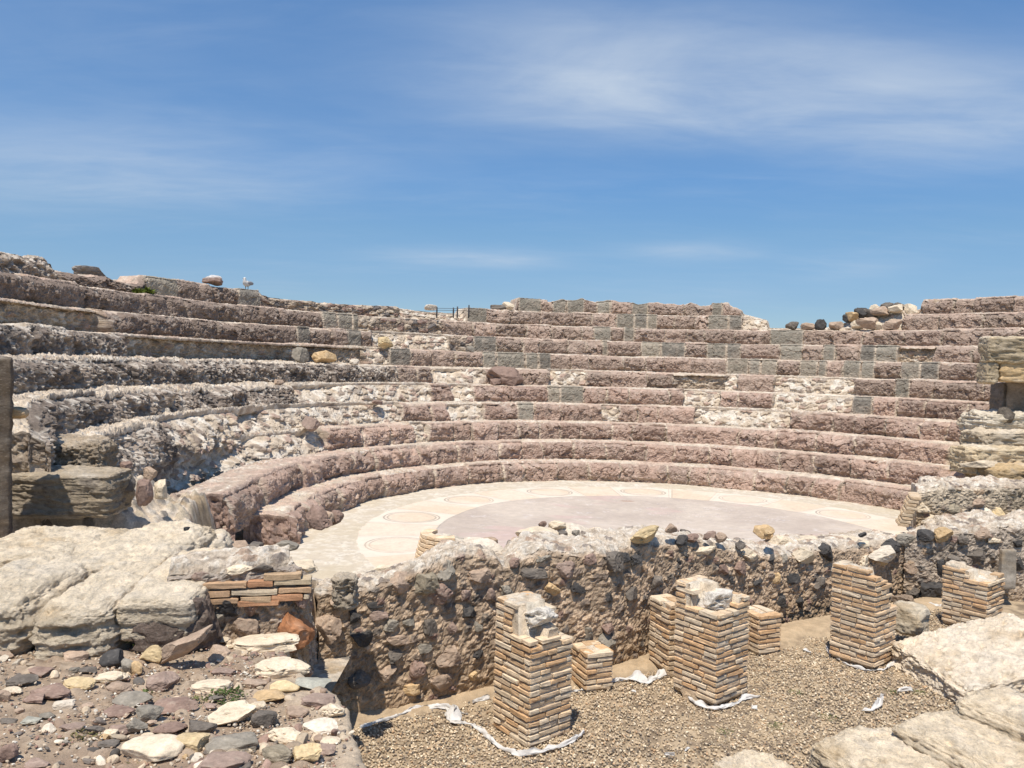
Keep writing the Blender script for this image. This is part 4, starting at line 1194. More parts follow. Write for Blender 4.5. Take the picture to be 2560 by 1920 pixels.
STONES = [
    (440, 1020, 165, 90, 'n', 0.4, 'tan brown stone on the earth below the pitted ashlar'),
    (645, 1040, 128, 125, 'k', 0.15, 'round black basalt cobble left of the propping heap'),
    (890, 1020, 175, 130, 'y', 0.4, 'large ochre stone at the front of the propping heap'),
    (785, 1095, 80, 110, 'o', 0.5, 'orange upright stone under the ochre stone in the heap'),
    (735, 1080, 80, 100, 'g', 0.6, 'grey angular stone wedged beside the round black cobble'),
    (865, 905, 100, 100, 'd', 0.8, 'dark upright slab directly under the overhanging ashlar'),
    (1030, 910, 100, 120, 'b', 0.8, 'brown slab propping the right corner of the ashlar'),
    (725, 915, 110, 60, 'b', 0.7, 'brown flat stone at the left foot of the overhanging ashlar'),
    (660, 950, 85, 55, 'g', 0.8, 'grey wedge stone in shade between the two ashlars'),
    (955, 955, 60, 40, 'p', 0.6, 'small purple stone between the heap slabs'),
    (1260, 1010, 130, 110, 'n', 0.3, 'rounded brown boulder alone right of the heap shadow'),
    (1280, 920, 100, 55, 'c', 0.3, 'pale oval stone at the foot of the brick faced wall'),
    (1335, 960, 60, 35, 'c', 0.6, 'small pale chip in front of the pale oval stone'),
    (1540, 945, 370, 130, 'c', 0.6, 'large cream slab under the red stone of the brick wall'),
    (1630, 1085, 310, 150, 'c', 0.6, 'broad cream slab at the ledge edge above the grey green stone'),
    (1540, 1015, 50, 50, 'n', 0.5, 'small upright tan stone between the two cream slabs'),
    (230, 1110, 140, 70, 'b', 0.4, 'low brown stone far left above the dark grey stone'),
    (130, 1160, 170, 80, 'd', 0.6, 'dark grey angular stone far left of the ledge'),
    (505, 1100, 100, 52, 'd', 0.1, 'smooth dark oval pebble below the tan brown stone'),
    (430, 1095, 70, 45, 'g', 0.4, 'small grey stone left of the smooth dark pebble'),
    (310, 1220, 230, 120, 'b', 0.5, 'wide reddish brown stone left of the ochre flat stone'),
    (200, 1265, 130, 70, 'b', 0.5, 'dark brown stone touching the wide reddish one'),
    (70, 1215, 110, 50, 'c', 0.3, 'pale tan flat stone at the far left'),
    (450, 1180, 190, 70, 'y', 0.4, 'long ochre flat stone below the rough cream stone'),
    (640, 1140, 190, 90, 'c', 0.8, 'rough cream conglomerate stone left of the heap'),
    (690, 1205, 140, 85, 'n', 0.6, 'pinkish brown stone below the rough cream conglomerate'),
    (940, 1170, 180, 130, 'p', 0.9, 'purple wedge shaped stone below the leaning slab'),
    (1290, 1108, 140, 60, 'p', 0.4, 'flat purple brown stone below the lone brown boulder'),
    (1230, 1185, 220, 100, 'c', 0.5, 'flat cream stone beside the green tuft'),
    (1465, 1175, 150, 70, 'n', 0.5, 'flat rosy brown stone left of the yellow oval stone'),
    (1640, 1200, 175, 88, 'y', 0.15, 'smooth yellow oval stone beside the grey green slab'),
    (1800, 1180, 215, 105, 't', 0.7, 'flat grey green slab at the ledge edge'),
    (1555, 1250, 190, 42, 'o', 0.4, 'thin orange stone under the yellow oval stone'),
    (1835, 1275, 220, 105, 'p', 0.5, 'pale purple flat slab below the grey green slab'),
    (370, 1300, 120, 75, 'w', 0.4, 'whitish stone below the wide reddish brown stone'),
    (770, 1270, 230, 100, 'g', 0.3, 'big smooth grey stone in the middle of the ledge'),
    (855, 1355, 160, 120, 'g', 0.2, 'rounded grey cobble below the big smooth grey stone'),
    (1015, 1305, 250, 78, 'b', 0.5, 'long reddish slab right of the smooth grey stone'),
    (690, 1340, 160, 60, 'b', 0.7, 'dark red pointed stone left of the rounded grey cobble'),
    (500, 1305, 80, 45, 'n', 0.3, 'small brown stone right of the whitish stone'),
    (270, 1360, 105, 55, 'g', 0.3, 'grey flat pebble left of centre on bare earth'),
    (180, 1390, 120, 55, 't', 0.7, 'pale bluish angular chip on bare earth'),
    (50, 1390, 100, 50, 'd', 0.6, 'dark grey chip at the far left edge'),
    (110, 1335, 60, 45, 'n', 0.4, 'tiny brown stone above the bluish chip'),
    (415, 1430, 140, 65, 'p', 0.4, 'pinkish flat stone above the dry tuft'),
    (550, 1440, 100, 65, 'd', 0.8, 'black cornered stone right of the pinkish flat stone'),
    (690, 1435, 130, 78, 'p', 0.5, 'rose brown slab right of the black cornered stone'),
    (790, 1420, 130, 110, 'g', 0.6, 'slate grey leaning slab below the rounded grey cobble'),
    (980, 1435, 190, 90, 'b', 0.6, 'dark red layered stone above the pink boulder'),
    (1160, 1430, 180, 118, 'd', 0.7, 'dark pitted lava stone right of the layered red stone'),
    (1345, 1355, 260, 170, 'c', 0.8, 'large rough cream rock in the centre right of the ledge'),
    (1520, 1390, 145, 120, 'd', 0.6, 'dark pitted boulder right of the large rough cream rock'),
    (1250, 1258, 100, 40, 'd', 0.7, 'small dark stone beneath the green tuft'),
    (880, 1560, 355, 190, 'c', 0.1, 'biggest smooth pinkish boulder at the bottom of the photo'),
    (1095, 1525, 200, 140, 'y', 0.3, 'cream yellow boulder leaning on the biggest pinkish boulder'),
    (1360, 1515, 310, 165, 'g', 0.6, 'large flat topped dark grey rock right of the yellow boulder'),
    (1600, 1590, 185, 135, 'v', 0.4, 'olive brown block shaped stone near the bottom edge'),
    (1290, 1640, 300, 90, 'p', 0.5, 'wide purple rock cut by the bottom edge'),
    (45, 1580, 125, 130, 'b', 0.2, 'red brown rounded boulder in the bottom left corner'),
    (620, 1520, 130, 42, 'd', 0.6, 'flat dark slate left of the biggest pinkish boulder'),
    (530, 1520, 60, 35, 'd', 0.6, 'small slate chip left of the flat dark slate'),
    (640, 1460, 80, 58, 'c', 0.6, 'pale crumbly stone above the flat dark slate'),
    (1640, 1470, 200, 130, 'c', 0.7, 'cream rock left of the white rock on the ledge edge'),
    (1850, 1420, 210, 118, 'w', 0.6, 'white flat rock on the ledge edge'),
    (1915, 1330, 160, 118, 'c', 0.6, 'cream rock on the ledge edge above the white one'),
    (1870, 1560, 140, 85, 'p', 0.6, 'purple and tan stone below the white flat rock'),
    (1905, 1505, 120, 55, 'c', 0.5, 'flat tan stone just below the white flat rock'),
    (1770, 1590, 170, 140, 'y', 0.9, 'rough orange cream rock near the bottom edge'),
    (380, 1518, 50, 38, 'g', 0.5, 'tiny grey stone beside the dry tuft'),
    (600, 1482, 58, 38, 'o', 0.3, 'tiny orange stone above the slate chip'),
    (1430, 1612, 62, 38, 'n', 0.5, 'small tan chip right of the wide purple rock'),
    (650, 1632, 40, 48, 'n', 0.4, 'tiny brown upright pebble at the bottom edge'),
    (1065, 1600, 36, 50, 'o', 0.5, 'thin orange chip between pinkish and purple boulders'),
    (20, 1250, 90, 78, 'n', 0.4, 'tan stone cut by the left edge'),
    (40, 1010, 90, 58, 'n', 0.3, 'rounded tan stone in front of the cut-off ashlar'),
    (215, 1640, 140, 55, 'p', 0.4, 'flat mauve stone at the bottom left edge'),
    (870, 1405, 60, 40, 'n', 0.5, 'brown chip below the rounded grey cobble'),
    (1490, 1300, 110, 60, 'c', 0.6, 'cream stone above the dark pitted boulder'),
    (1700, 1340, 150, 70, 'n', 0.4, 'dusty tan stone between cream rocks on the ledge'),
    (1210, 1310, 80, 50, 'p', 0.5, 'small mauve stone left of the large rough cream rock'),
]
for i, (a, b, w, h, k, ang, lab) in enumerate(STONES):
    px, py = a / 5.762, 480 + b / 5.762
    P, ww, dep, hz = place_stone(px, py, w / 5.762, h / 5.762, gl)
    base = (P[0], P[1], float(gl(P[0], P[1])) - 0.10 * hz)
    c = np.array(KEYC[k]) * RNG.uniform(0.9, 1.12)
    o = rock('loose_stone', base, (ww, dep, hz * 1.1), c, 2000 + i, ang, RNG.uniform(-0.25, 0.25), pits=0.7 if k in 'cy' and ang > 0.55 else 0.15, mat=M_ROCK)
    tag(o, lab, 'stone', 'loose stones on the ledge')
# leaning slab in the heap
P, ww, dep, hz = place_stone(1040 / 5.762, 480 + 1050 / 5.762, 220 / 5.762, 170 / 5.762, gl)
o = rock('leaning_slab', (P[0], P[1] + 0.05, float(gl(P[0], P[1]))), (0.46, 0.2, 0.13), np.array(KEYC['n']), 2200, 0.8, -0.2, tilt=-0.55, tiltdir=0.0)
tag(o, 'tan slab leaning diagonally against the propping heap', 'stone')
# core of the heap, packed earth and stones under the ashlar
P, ww, dep, hz = place_stone(930 / 5.762, 480 + 960 / 5.762, 300 / 5.762, 220 / 5.762, gl)
o = rock('stone_heap', (P[0], P[1] + 0.28, float(gl(P[0], P[1])) - 0.05), (0.62, 0.5, 0.42), (0.16, 0.12, 0.095), 2201, 0.8, 0.2, pits=0.8, mat=M_RUBBLE)
tag(o, 'dark packed heap of earth and stones propping the overhanging ashlar', 'stone heap')

# ------------------------------------------------------------------ RIGHT: fallen blocks and slab
YAWV = math.atan2(UX[1], UX[0])


def slab(name, px, py, zt, w, ln, thick, label, seed, slope=0.0, rnd=0.16, rough=0.06, dark=0.25, back=0.0, col=(0.76, 0.625, 0.445)):
    E_ = onz(px, py, zt)                                       # middle of the far end's top edge
    ctr = E_[:2] - VX * (ln / 2)
    return block(name, (ctr[0], ctr[1], zt - thick / 2 - slope * ln / 2 * -1 * 0), (w, ln, thick), YAWV, col, seed, rnd=rnd, rough=rough, label=label, cat='stone block', n=96, dark=dark, slope=(0, slope), strata=0.8)


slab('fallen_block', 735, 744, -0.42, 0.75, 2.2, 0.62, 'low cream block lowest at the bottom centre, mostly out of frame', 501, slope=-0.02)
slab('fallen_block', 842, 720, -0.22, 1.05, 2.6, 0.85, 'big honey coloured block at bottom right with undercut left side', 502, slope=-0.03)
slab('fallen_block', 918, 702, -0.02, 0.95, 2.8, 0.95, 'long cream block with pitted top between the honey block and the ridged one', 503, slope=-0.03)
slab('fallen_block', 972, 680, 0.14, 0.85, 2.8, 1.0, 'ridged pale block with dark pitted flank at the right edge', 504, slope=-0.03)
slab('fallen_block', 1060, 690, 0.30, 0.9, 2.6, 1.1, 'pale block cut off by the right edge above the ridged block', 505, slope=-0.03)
# sloping cracked slab beside pillar three
pp = onz(968, 650, -0.45)
block('cracked_slab', (pp[0] + 0.25, pp[1] - 0.05, -0.62), (1.9, 1.5, 0.55), YAWV - 0.25, (0.76, 0.64, 0.485), 506, rnd=0.14, rough=0.075, label='broad sloping cracked slab of cream rock right of the third pillar', cat='rock', n=110, dark=0.12, slope=(0.20, 0.06), pits=0.8)
pp = aty(910, 615, 10.9)
block('fallen_block', (pp[0], pp[1], pp[2] - 0.05), (0.40, 0.42, 0.40), 0.7, (0.58, 0.49, 0.36), 507, rnd=0.07, rough=0.035, label='small cream block leaning between the third pillar and the cracked slab', cat='stone block', n=26, dark=0.15)
pp = aty(906, 604, 11.9)
tag(rock('loose_stone', (pp[0], pp[1], pp[2] - 0.12), (0.42, 0.36, 0.26), (0.30, 0.22, 0.15), 508, 0.7, 0.4, mat=M_RUBBLE, pits=0.8), 'brown rock behind the small cream block at the third pillar', 'stone')

# right-hand end wall of the stage
RPOLY = np.array([aty(903, 600, 13.3)[:2], aty(925, 600, 13.1)[:2], aty(960, 600, 13.0)[:2], aty(1000, 600, 13.1)[:2], aty(1060, 600, 13.2)[:2]])
end_wall = empty('end_wall', (RPOLY[1][0], RPOLY[1][1], -0.7))
tag(end_wall, 'stepped rubble end wall on the right with ochre boulder and grey slab', 'wall')
rubble_wall('rubble_core', RPOLY, lambda t, x, y: np.interp(t, [0, 0.1, 0.4, 1], [0.25, 0.42, 0.5, 0.62]), lambda t, x, y: 0 * x - 0.9, 1.0, 360, end_wall, toprough=0.10, facec=rgb(0.40, 0.33, 0.26))
# upper step of the end wall, set back
U2 = np.array([aty(917, 500, 14.5)[:2], aty(935, 500, 14.4)[:2], aty(1000, 500, 14.5)[:2], aty(1070, 500, 14.6)[:2]])
rubble_wall('upper_step', U2, lambda t, x, y: np.interp(t, [0, 0.15, 1], [0.92, 1.02, 1.10]), lambda t, x, y: 0 * x + 0.1, 0.8, 365, end_wall, toprough=0.08, facec=rgb(0.46, 0.38, 0.28))
for i, (a, b, w, h, k) in enumerate([(1680,310,90,80,'k'),(1770,300,95,85,'o'),(1700,600,120,100,'k'),(1760,490,50,120,'k'),(1690,390,50,30,'k'),(1820,440,70,60,'d'),(1600,480,90,60,'n'),(1880,330,60,50,'d'),(1560,330,110,70,'g'),(2180,350,60,50,'k'),(2190,460,60,80,'k'),(1990,300,110,60,'n'),(1950,420,120,80,'d'),(1850,560,90,60,'n'),(2050,330,90,40,'c'),(1600,620,80,70,'d'),(1960,560,90,60,'n')]):
    cobble(end_wall, 620 + a / 5.475, 480 + b / 5.475, w / 5.475, h / 5.475, k, 1500 + i, RPOLY)
for i, (a, b, w, h, k) in enumerate([(1815,155,100,60,'v'),(1905,220,60,70,'g'),(1860,240,40,50,'g'),(1800,220,180,80,'c'),(2080,200,120,110,'y'),(1960,130,70,60,'n'),(1720,220,90,60,'c'),(1650,150,90,60,'c'),(1990,180,90,60,'w'),(2130,280,110,90,'y')]):
    cobble(end_wall, 620 + a / 5.475, 480 + b / 5.475, w / 5.475, h / 5.475, k, 1540 + i, U2)
pp = aty(1005, 568, 12.9)
block('grey_slab', (pp[0], pp[1] - 0.06, pp[2]), (0.26, 0.10, 0.66), 0.05, (0.30, 0.26, 0.21), 520, rnd=0.02, rough=0.008, parent=end_wall, n=20, mat=M_GREY, dark=0.1)
items = []
pp = aty(905, 524, 13.9)
for c in range(9):
    for j in range(4):
        items.append(((pp[0] + 0.022 * c + 0.05 * j, pp[1] + 0.13 * j, pp[2] + c * 0.060), (0.30, 0.17, 0.048), 0.9 + 0.1 * (c % 3), np.array(BRC[(c + j) % 2]) * 0.85))
bricks_mesh('brick_corner', items, end_wall)

# upper right pier over the dark opening
gate = empty('gateway_pier', tuple(aty(1005, 430, 17.0)))
tag(gate, 'layered tufa pier and lintel over a dark opening at the right edge', 'gateway')


def pblk(pxl, pxr, pyt, pyb, y, dep, color, seed, name, **kw):
    A_ = aty(pxl, pyt, y); B_ = aty(pxr, pyb, y)
    return block(name, ((A_[0] + B_[0]) / 2, y + dep / 2, (A_[2] + B_[2]) / 2), (B_[0] - A_[0], dep, A_[2] - B_[2]), 0.05, color, seed, parent=gate, n=30, **kw)


pblk(989, 1075, 335, 366, 16.6, 0.45, (0.56, 0.45, 0.30), 601, 'capping_block', rnd=0.08, rough=0.05, strata=0.8, dark=0.5)
pblk(1000, 1075, 358, 384, 16.7, 0.45, (0.60, 0.43, 0.24), 602, 'lintel', rnd=0.03, rough=0.02, strata=1.0, dark=0.15)
pblk(987, 999, 362, 384, 16.65, 0.4, (0.56, 0.45, 0.30), 603, 'corbel', rnd=0.04, rough=0.03, dark=0.3)
pblk(1002, 1085, 383, 432, 17.9, 0.5, (0.26, 0.215, 0.17), 604, 'back_wall', rnd=0.03, rough=0.02, dark=0.3)
pblk(1024, 1090, 345, 382, 16.75, 1.35, (0.5, 0.38, 0.24), 606, 'shade_slab', rnd=0.03, rough=0.02, dark=0.3)  # slab added behind the lintel to keep sun off the back wall
pblk(1042, 1085, 383, 440, 16.7, 1.6, (0.46, 0.37, 0.26), 605, 'jamb', rnd=0.04, rough=0.03, dark=0.3)
# stepped cream rubble below the pier
steps = empty('stepped_rubble', tuple(aty(990, 480, 15.6)))
tag(steps, 'stepped cream rubble blocks descending below the gateway at the right edge', 'masonry')
for i, (pl, pr, pt, pb, y, nm, c, kw) in enumerate([
    (966, 1090, 412, 432, 17.0, 'step_block', (0.60, 0.52, 0.40), dict(rough=0.08, dark=0.15)),
    (968, 1090, 430, 452, 16.5, 'step_block', (0.56, 0.46, 0.33), dict(rough=0.08, dark=0.25)),
    (956, 1090, 446, 472, 16.1, 'step_block', (0.58, 0.46, 0.30), dict(rough=0.07, dark=0.2, strata=0.6)),
    (978, 1090, 466, 488, 15.7, 'step_block', (0.50, 0.36, 0.20), dict(rough=0.07, dark=0.3)),
]):
    A_ = aty(pl, pt, y); B_ = aty(pr, pb, y)
    block(nm, ((A_[0] + B_[0]) / 2, y + 0.3, (A_[2] + B_[2]) / 2 - 0.05), (B_[0] - A_[0], 0.8, A_[2] - B_[2] + 0.15), 0.30, c, 620 + i, rnd=0.09, parent=steps, n=40, **kw)
# inner fill so nothing is hollow behind the steps
pp = aty(1003, 419, 16.9)
tag(rock('dark_stone', (pp[0], pp[1] - 0.1, pp[2] - 0.25), (0.36, 0.36, 0.52), (0.12, 0.10, 0.08), 640, 0.5, 0.2, mat=M_RUBBLE, pits=0.2), 'dark pitted stone standing in the opening under the lintel', 'stone')
pp = aty(973, 467, 15.9)
tag(rock('loose_stone', (pp[0], pp[1] - 0.2, pp[2] - 0.02), (0.72, 0.36, 0.20), (0.58, 0.48, 0.35), 641, 0.6, -0.15), 'pale flat stone resting on the second row below the gateway', 'stone')

# ------------------------------------------------------------------ loose stones on the seating
def on_row(px, py, k, off=0.25):
    azs = np.linspace(math.radians(232), math.radians(17), 3000); r = R0 + TR * (k - 1) + off
    P = np.stack([CX + r * np.cos(azs), CY + r * np.sin(azs), np.full(azs.shape, HR * k)], -1)
    pj = proj(P)[:, 0]; g = P[:, 1] > 2
    a = float(np.interp(px, pj[g], azs[g]))
    return np.array([CX + r * math.cos(a), CY + r * math.sin(a), HR * k]), a


TOPST = [
    (90.5, 11, 33, 13, 'd', 0.5, 'long dark boulder streaked white on the upper left seats', 0.2, 0.8, 10, 0.5),
    (213, 11, 24, 11, 'b', 0.7, 'guano stained brown block left of the gull', 0.8, 0.2, 10, 0.5),
    (430, 11, 13, 6, 'w', 0.3, 'two white flat stones stacked on the skyline left of the wire fence', 0.0, 0.4, 9, 0.6),
    (24, 11, 54, 0, 'd', 0.5, '', 0, 0, 0, 0),
]
for i, (px, k, w, h, key, ang, lab, gu, off, row, s) in enumerate(TOPST):
    if not lab: continue
    B_, a = on_row(px, 0, row, off)
    d = B_[1]
    B_[2] = HR * 9 + HR * float(hmul10(np.array([px]))[0])
    o = rock('boulder', (B_[0], B_[1], B_[2] + 0.0), (w * d / FPX, w * d / FPX * 0.6, h * d / FPX), np.array(KEYC[key]), 700 + i, ang, a + math.pi / 2, guano=gu, pits=0.3)
    tag(o, lab, 'boulder')
# skyline rubble between px 838 and 920 and slabs left of the top block
SKY = [(500, 10, 20, 6, 'd', 'dark flat slab lying left of the highest central block', 0.5), (508, 10, 12, 9, 'c', 'cream chunk against the highest central block', 0.4),
       (792, 9, 13, 8, 'd', 'dark brown stone alone in the skyline gap', 0.3), (820, 9, 12, 10, 'k', 'round black stone in the skyline gap', 0.3), (836, 9, 14, 8, 'n', 'grey tan stone right of the round black stone', 0.3), (807, 9, 14, 7, 'n', 'tan stone left of the round black stone', 0.3),
       (852, 10, 14, 9, 'o', 'ochre stone at the left foot of the skyline heap', 0.2), (847, 10, 8, 8, 'k', 'black pebble left of the ochre stone on the skyline heap', 0.2), (861, 10, 14, 11, 'k', 'dark stone atop the ochre one on the skyline heap', 0.25), (870, 10, 15, 8, 'd', 'long dark stone in the middle of the skyline heap', 0.3),
       (880, 10, 18, 9, 'n', 'tan slab in the middle of the skyline heap', 0.25), (895, 10, 14, 8, 'c', 'cream stone at the right of the skyline heap', 0.2), (886, 10, 12, 12, 'd', 'upright dark stone topping the skyline heap', 0.5), (898, 10, 14, 10, 'd', 'slim dark stone right on the skyline heap', 0.5),
       (875, 10, 12, 12, 'c', 'cream stone near the top of the skyline heap', 0.55), (910, 10, 16, 12, 'c', 'cream stone touching the right top wall', 0.55), (866, 9, 22, 12, 'n', 'broad brown stone low in the skyline heap', 0.35), (892, 9, 18, 10, 'n', 'pointed tan stone low right in the skyline heap', 0.35), (878, 9, 10, 8, 'c', 'small cream stone low in the skyline heap', 0.3), (856, 9, 12, 9, 'c', 'cream stone low left in the skyline heap', 0.3)]
for i, (px, k, w, h, key, lab, off) in enumerate(SKY):
    B_, a = on_row(px, 0, k, off)
    z = B_[2] + (0.0 if k == 10 else 0.04)
    if k == 10: z += float(HR * (hmul10(np.array([px]))[0] - 1)) if px < 904 else 0
    d = B_[1]
    o = rock('loose_stone', (B_[0], B_[1], z - 0.03), (w * d / FPX, w * d / FPX * 0.8, h * d / FPX * 1.1), np.array(KEYC[key]), 720 + i, 0.5, a + math.pi / 2 + 0.3 * (i % 3 - 1))
    tag(o, lab, 'stone', 'stones on the skyline')
# stones resting on treads, placed by the row they lie on
TRD = [(300, 6, 17, 15, 'g', 0.7, 'grey pointed stone leaning on the left seats', 0.45), (324, 6, 21, 13, 'o', 0.5, 'orange boulder beside the grey pointed stone on the left seats', 0.45), (354, 6, 13, 6, 'w', 0.7, 'white chip right of the orange boulder on the seats', 0.35),
       (385, 7, 19, 11, 'y', 0.7, 'cream slab perched where the left upper row breaks', 0.2), (470, 7, 9, 6, 'g', 0.5, 'small grey stone left of a grey ashlar high on the seats', 0.25), (377, 4, 14, 4, 'b', 0.3, 'dark red flat stone on the pale rubble seats', 0.25),
       (279, 5, 12, 5, 'n', 0.2, 'smooth pink pebble on the left rubble seats', 0.3), (496, 5, 12, 7, 'b', 0.6, 'brown angular stone on the rubble below the central boulder', 0.3), (505, 5, 38, 17, 'b', 0.5, 'big red boulder set among the central rubble seats', 0.55),
       (256, 3, 30, 20, 'b', 0.7, 'dark red rock protruding from the left lower seats', 0.15), (310, 3, 20, 14, 'p', 0.6, 'pinkish grey stone on the wide left tread', 0.3), (226, 3, 22, 15, 'n', 0.5, 'tan block beside the dark red rock on the lower seats', 0.1), (200, 3, 20, 14, 'b', 0.6, 'low red stone at the back of the wide left tread', -0.05)]
for i, (px, k, w, h, key, ang, lab, off) in enumerate(TRD):
    B_, a = on_row(px, 0, k, off)
    d = B_[1]
    o = rock('loose_stone', (B_[0], B_[1], B_[2] - 0.03), (w * d / FPX, w * d / FPX * 0.75, h * d / FPX * 1.15), np.array(KEYC[key]), 800 + i, ang, a + math.pi / 2, pits=0.3)
    tag(o, lab, 'stone', 'stones lying on the seats')

BRK = [(126, 463, 11, 7, 'b', 'rounded brown stone on the broken left treads', 9.6), (92, 489, 18, 9, 'g', 'grey pebble in front of the eroded left seat end', 8.9), (127, 482, 18, 13, 'd', 'dark stone at the broken left seat end', 9.0),
       (144, 492, 17, 22, 'b', 'upright red brown stone at the broken left seat end', 8.9), (160, 488, 18, 16, 'c', 'pale rough stone right of the upright red brown one', 9.2), (112, 477, 20, 12, 'c', 'cream chunk behind the grey pebble at the left seat end', 9.2), (150, 472, 14, 12, 'n', 'tan stone above the upright red brown one', 9.6)]
for i, (px, py, w, h, key, lab, d) in enumerate(BRK):
    P = aty(px, py + h * 0.5, d)
    o = rock('loose_stone', (P[0], P[1], P[2] - 0.04), (w * d / FPX, w * d / FPX * 0.8, h * d / FPX * 1.25), np.array(KEYC[key]), 860 + i, 0.5, 0.4 * i, pits=0.3)
    tag(o, lab, 'stone', 'stones lying on the seats')

# ------------------------------------------------------------------ gull
def gull():
    B_, a = on_row(247, 0, 10, 0.25)
    y = B_[1]; s = 6.4 * y / FPX / 0.20                        # body about 8 px wide
    P0 = np.array([B_[0], y, B_[2] - 0.02])
    root_z = P0[2]
    # one continuous skin: tail, body, breast, neck, head as a lofted spine
    sp = [(-0.235, 0.225, 0.006, 0.004), (-0.20, 0.228, 0.030, 0.012), (-0.14, 0.225, 0.062, 0.045), (-0.06, 0.212, 0.088, 0.078), (0.03, 0.212, 0.098, 0.094), (0.09, 0.232, 0.085, 0.090), (0.12, 0.272, 0.058, 0.066), (0.125, 0.315, 0.045, 0.048), (0.122, 0.352, 0.047, 0.046), (0.118, 0.382, 0.036, 0.036), (0.115, 0.402, 0.012, 0.012)]
    V = []; C = []; m = 16
    for i, (px, pz, wx, wz) in enumerate(sp):
        nx = sp[min(i + 1, len(sp) - 1)][0] - sp[max(i - 1, 0)][0]; nz = sp[min(i + 1, len(sp) - 1)][1] - sp[max(i - 1, 0)][1]
        l = math.hypot(nx, nz); tx, tz = nx / l, nz / l
        for j in range(m):
            t = 2 * math.pi * j / m
            cs, sn = math.cos(t), math.sin(t)
            V.append((px - tz * sn * wz, cs * wx, pz + tx * sn * wz))
            top = sn > -0.1 and px < 0.09
            C.append((0.33, 0.33, 0.34) if top and i < 7 else (0.62, 0.60, 0.57))
    F = []
    for i in range(len(sp) - 1):
        for j in range(m):
            F.append((i * m + j, i * m + (j + 1) % m, (i + 1) * m + (j + 1) % m, (i + 1) * m + j))
    V = np.array(V) * s
    yaw = -1.9
    body = mesh('gull', rotz(V, yaw) + P0, np.array(F), M_CLOTH, np.array(C), loc=P0)
    tag(body, 'grey and white gull standing on a grey block of the upper left seats', 'bird')
    def tube(name, pts, rad, colr):
        Vv = []; Ff = []
        for i, p in enumerate(pts):
            for j in range(6):
                t = j * math.pi / 3
                Vv.append((p[0] + rad[i] * math.cos(t), p[1] + rad[i] * math.sin(t), p[2]))
        for i in range(len(pts) - 1):
            for j in range(6): Ff.append((i * 6 + j, i * 6 + (j + 1) % 6, (i + 1) * 6 + (j + 1) % 6, (i + 1) * 6 + j))
        return mesh(name, rotz(np.array(Vv) * s, yaw) + P0, np.array(Ff), M_PAINT, np.repeat(np.array([colr]), len(Vv), 0), parent=body)
    for sd in (-1, 1):
        tube('leg', [(0.035, 0.045 * sd, 0.0), (0.03, 0.045 * sd, 0.008), (0.005, 0.045 * sd, 0.075), (0.02, 0.045 * sd, 0.145)], [0.018, 0.009, 0.010, 0.016], (0.30, 0.24, 0.16))
        # folded wing along the flank
        wv, wf = ico(2)
        W = wv * np.array([0.15, 0.022, 0.062]) + np.array([-0.06, 0.082 * sd, 0.232])
        mesh('wing', rotz(W * s, yaw) + P0, wf, M_CLOTH, np.repeat(np.array([(0.30, 0.295, 0.30)]), len(W), 0), parent=body)
        ev, ef = ico(1)
        mesh('eye', rotz((ev * 0.008 + np.array([0.145, 0.040 * sd, 0.362])) * s, yaw) + P0, ef, M_PAINT, np.repeat(np.array([(0.02, 0.02, 0.02)]), len(ev), 0), parent=body)
    bk = np.array([(0.155, 0.012, 0.355), (0.155, -0.012, 0.355), (0.155, 0, 0.338), (0.155, 0, 0.368), (0.215, 0, 0.345)])
    mesh('beak', rotz(bk * s, yaw) + P0, np.array([(0, 3, 4), (3, 1, 4), (1, 2, 4), (2, 0, 4)]), M_PAINT, np.repeat(np.array([(0.45, 0.30, 0.08)]), 5, 0), parent=body)


gull()

# ------------------------------------------------------------------ small things
def box_item(center, size, colr):
    V, F = cube(1)
    return V * np.array(size) / 2 + np.array(center), F, np.repeat(np.array([colr]), len(V), 0)


def prism(name, center, size, colr, parent=None, mat=None, loc=None):
    V, F = cube(2)
    hs = np.array(size) / 2; r = min(hs) * 0.35
    P = V * hs; q = np.clip(P, -(hs - r), hs - r); d = P - q
    P = q + d / np.maximum(np.linalg.norm(d, axis=1, keepdims=True), 1e-9) * r + np.array(center)
    return mesh(name, P, F, mat or M_PAINT, np.repeat(np.array([colr]), len(P), 0), parent=parent, loc=loc)


# black post with a white tag
pt = aty(186.5, 527, 7.6); pb = aty(186.5, 546, 7.6)
post = prism('marker_post', (pb[0], pb[1], (pt[2] + pb[2]) / 2 - 0.03), (0.052, 0.052, pt[2] - pb[2] + 0.06), (0.015, 0.015, 0.016), loc=pb)
tag(post, 'short black post with a white tag at the end of the left seats', 'post')
q1 = aty(190, 539, 7.52)
prism('tag', (q1[0], q1[1], q1[2] - 0.02), (0.030, 0.012, 0.10), (0.80, 0.80, 0.78), parent=post)
q1 = aty(189.5, 545, 7.52)
prism('tag_pin', (q1[0], q1[1], q1[2] - 0.02), (0.016, 0.012, 0.07), (0.80, 0.80, 0.78), parent=post)
pt = aty(967, 482, 15.2); pb = aty(967, 494, 15.2)
post = prism('marker_post', (pb[0], pb[1], (pt[2] + pb[2]) / 2), (0.075, 0.075, pt[2] - pb[2]), (0.015, 0.015, 0.016), loc=pb)
tag(post, 'tiny black post on the rubble step at the right edge of the seats', 'post')
prism('cap', (pb[0], pb[1], pt[2]), (0.085, 0.085, 0.03), (0.03, 0.03, 0.03), parent=post)

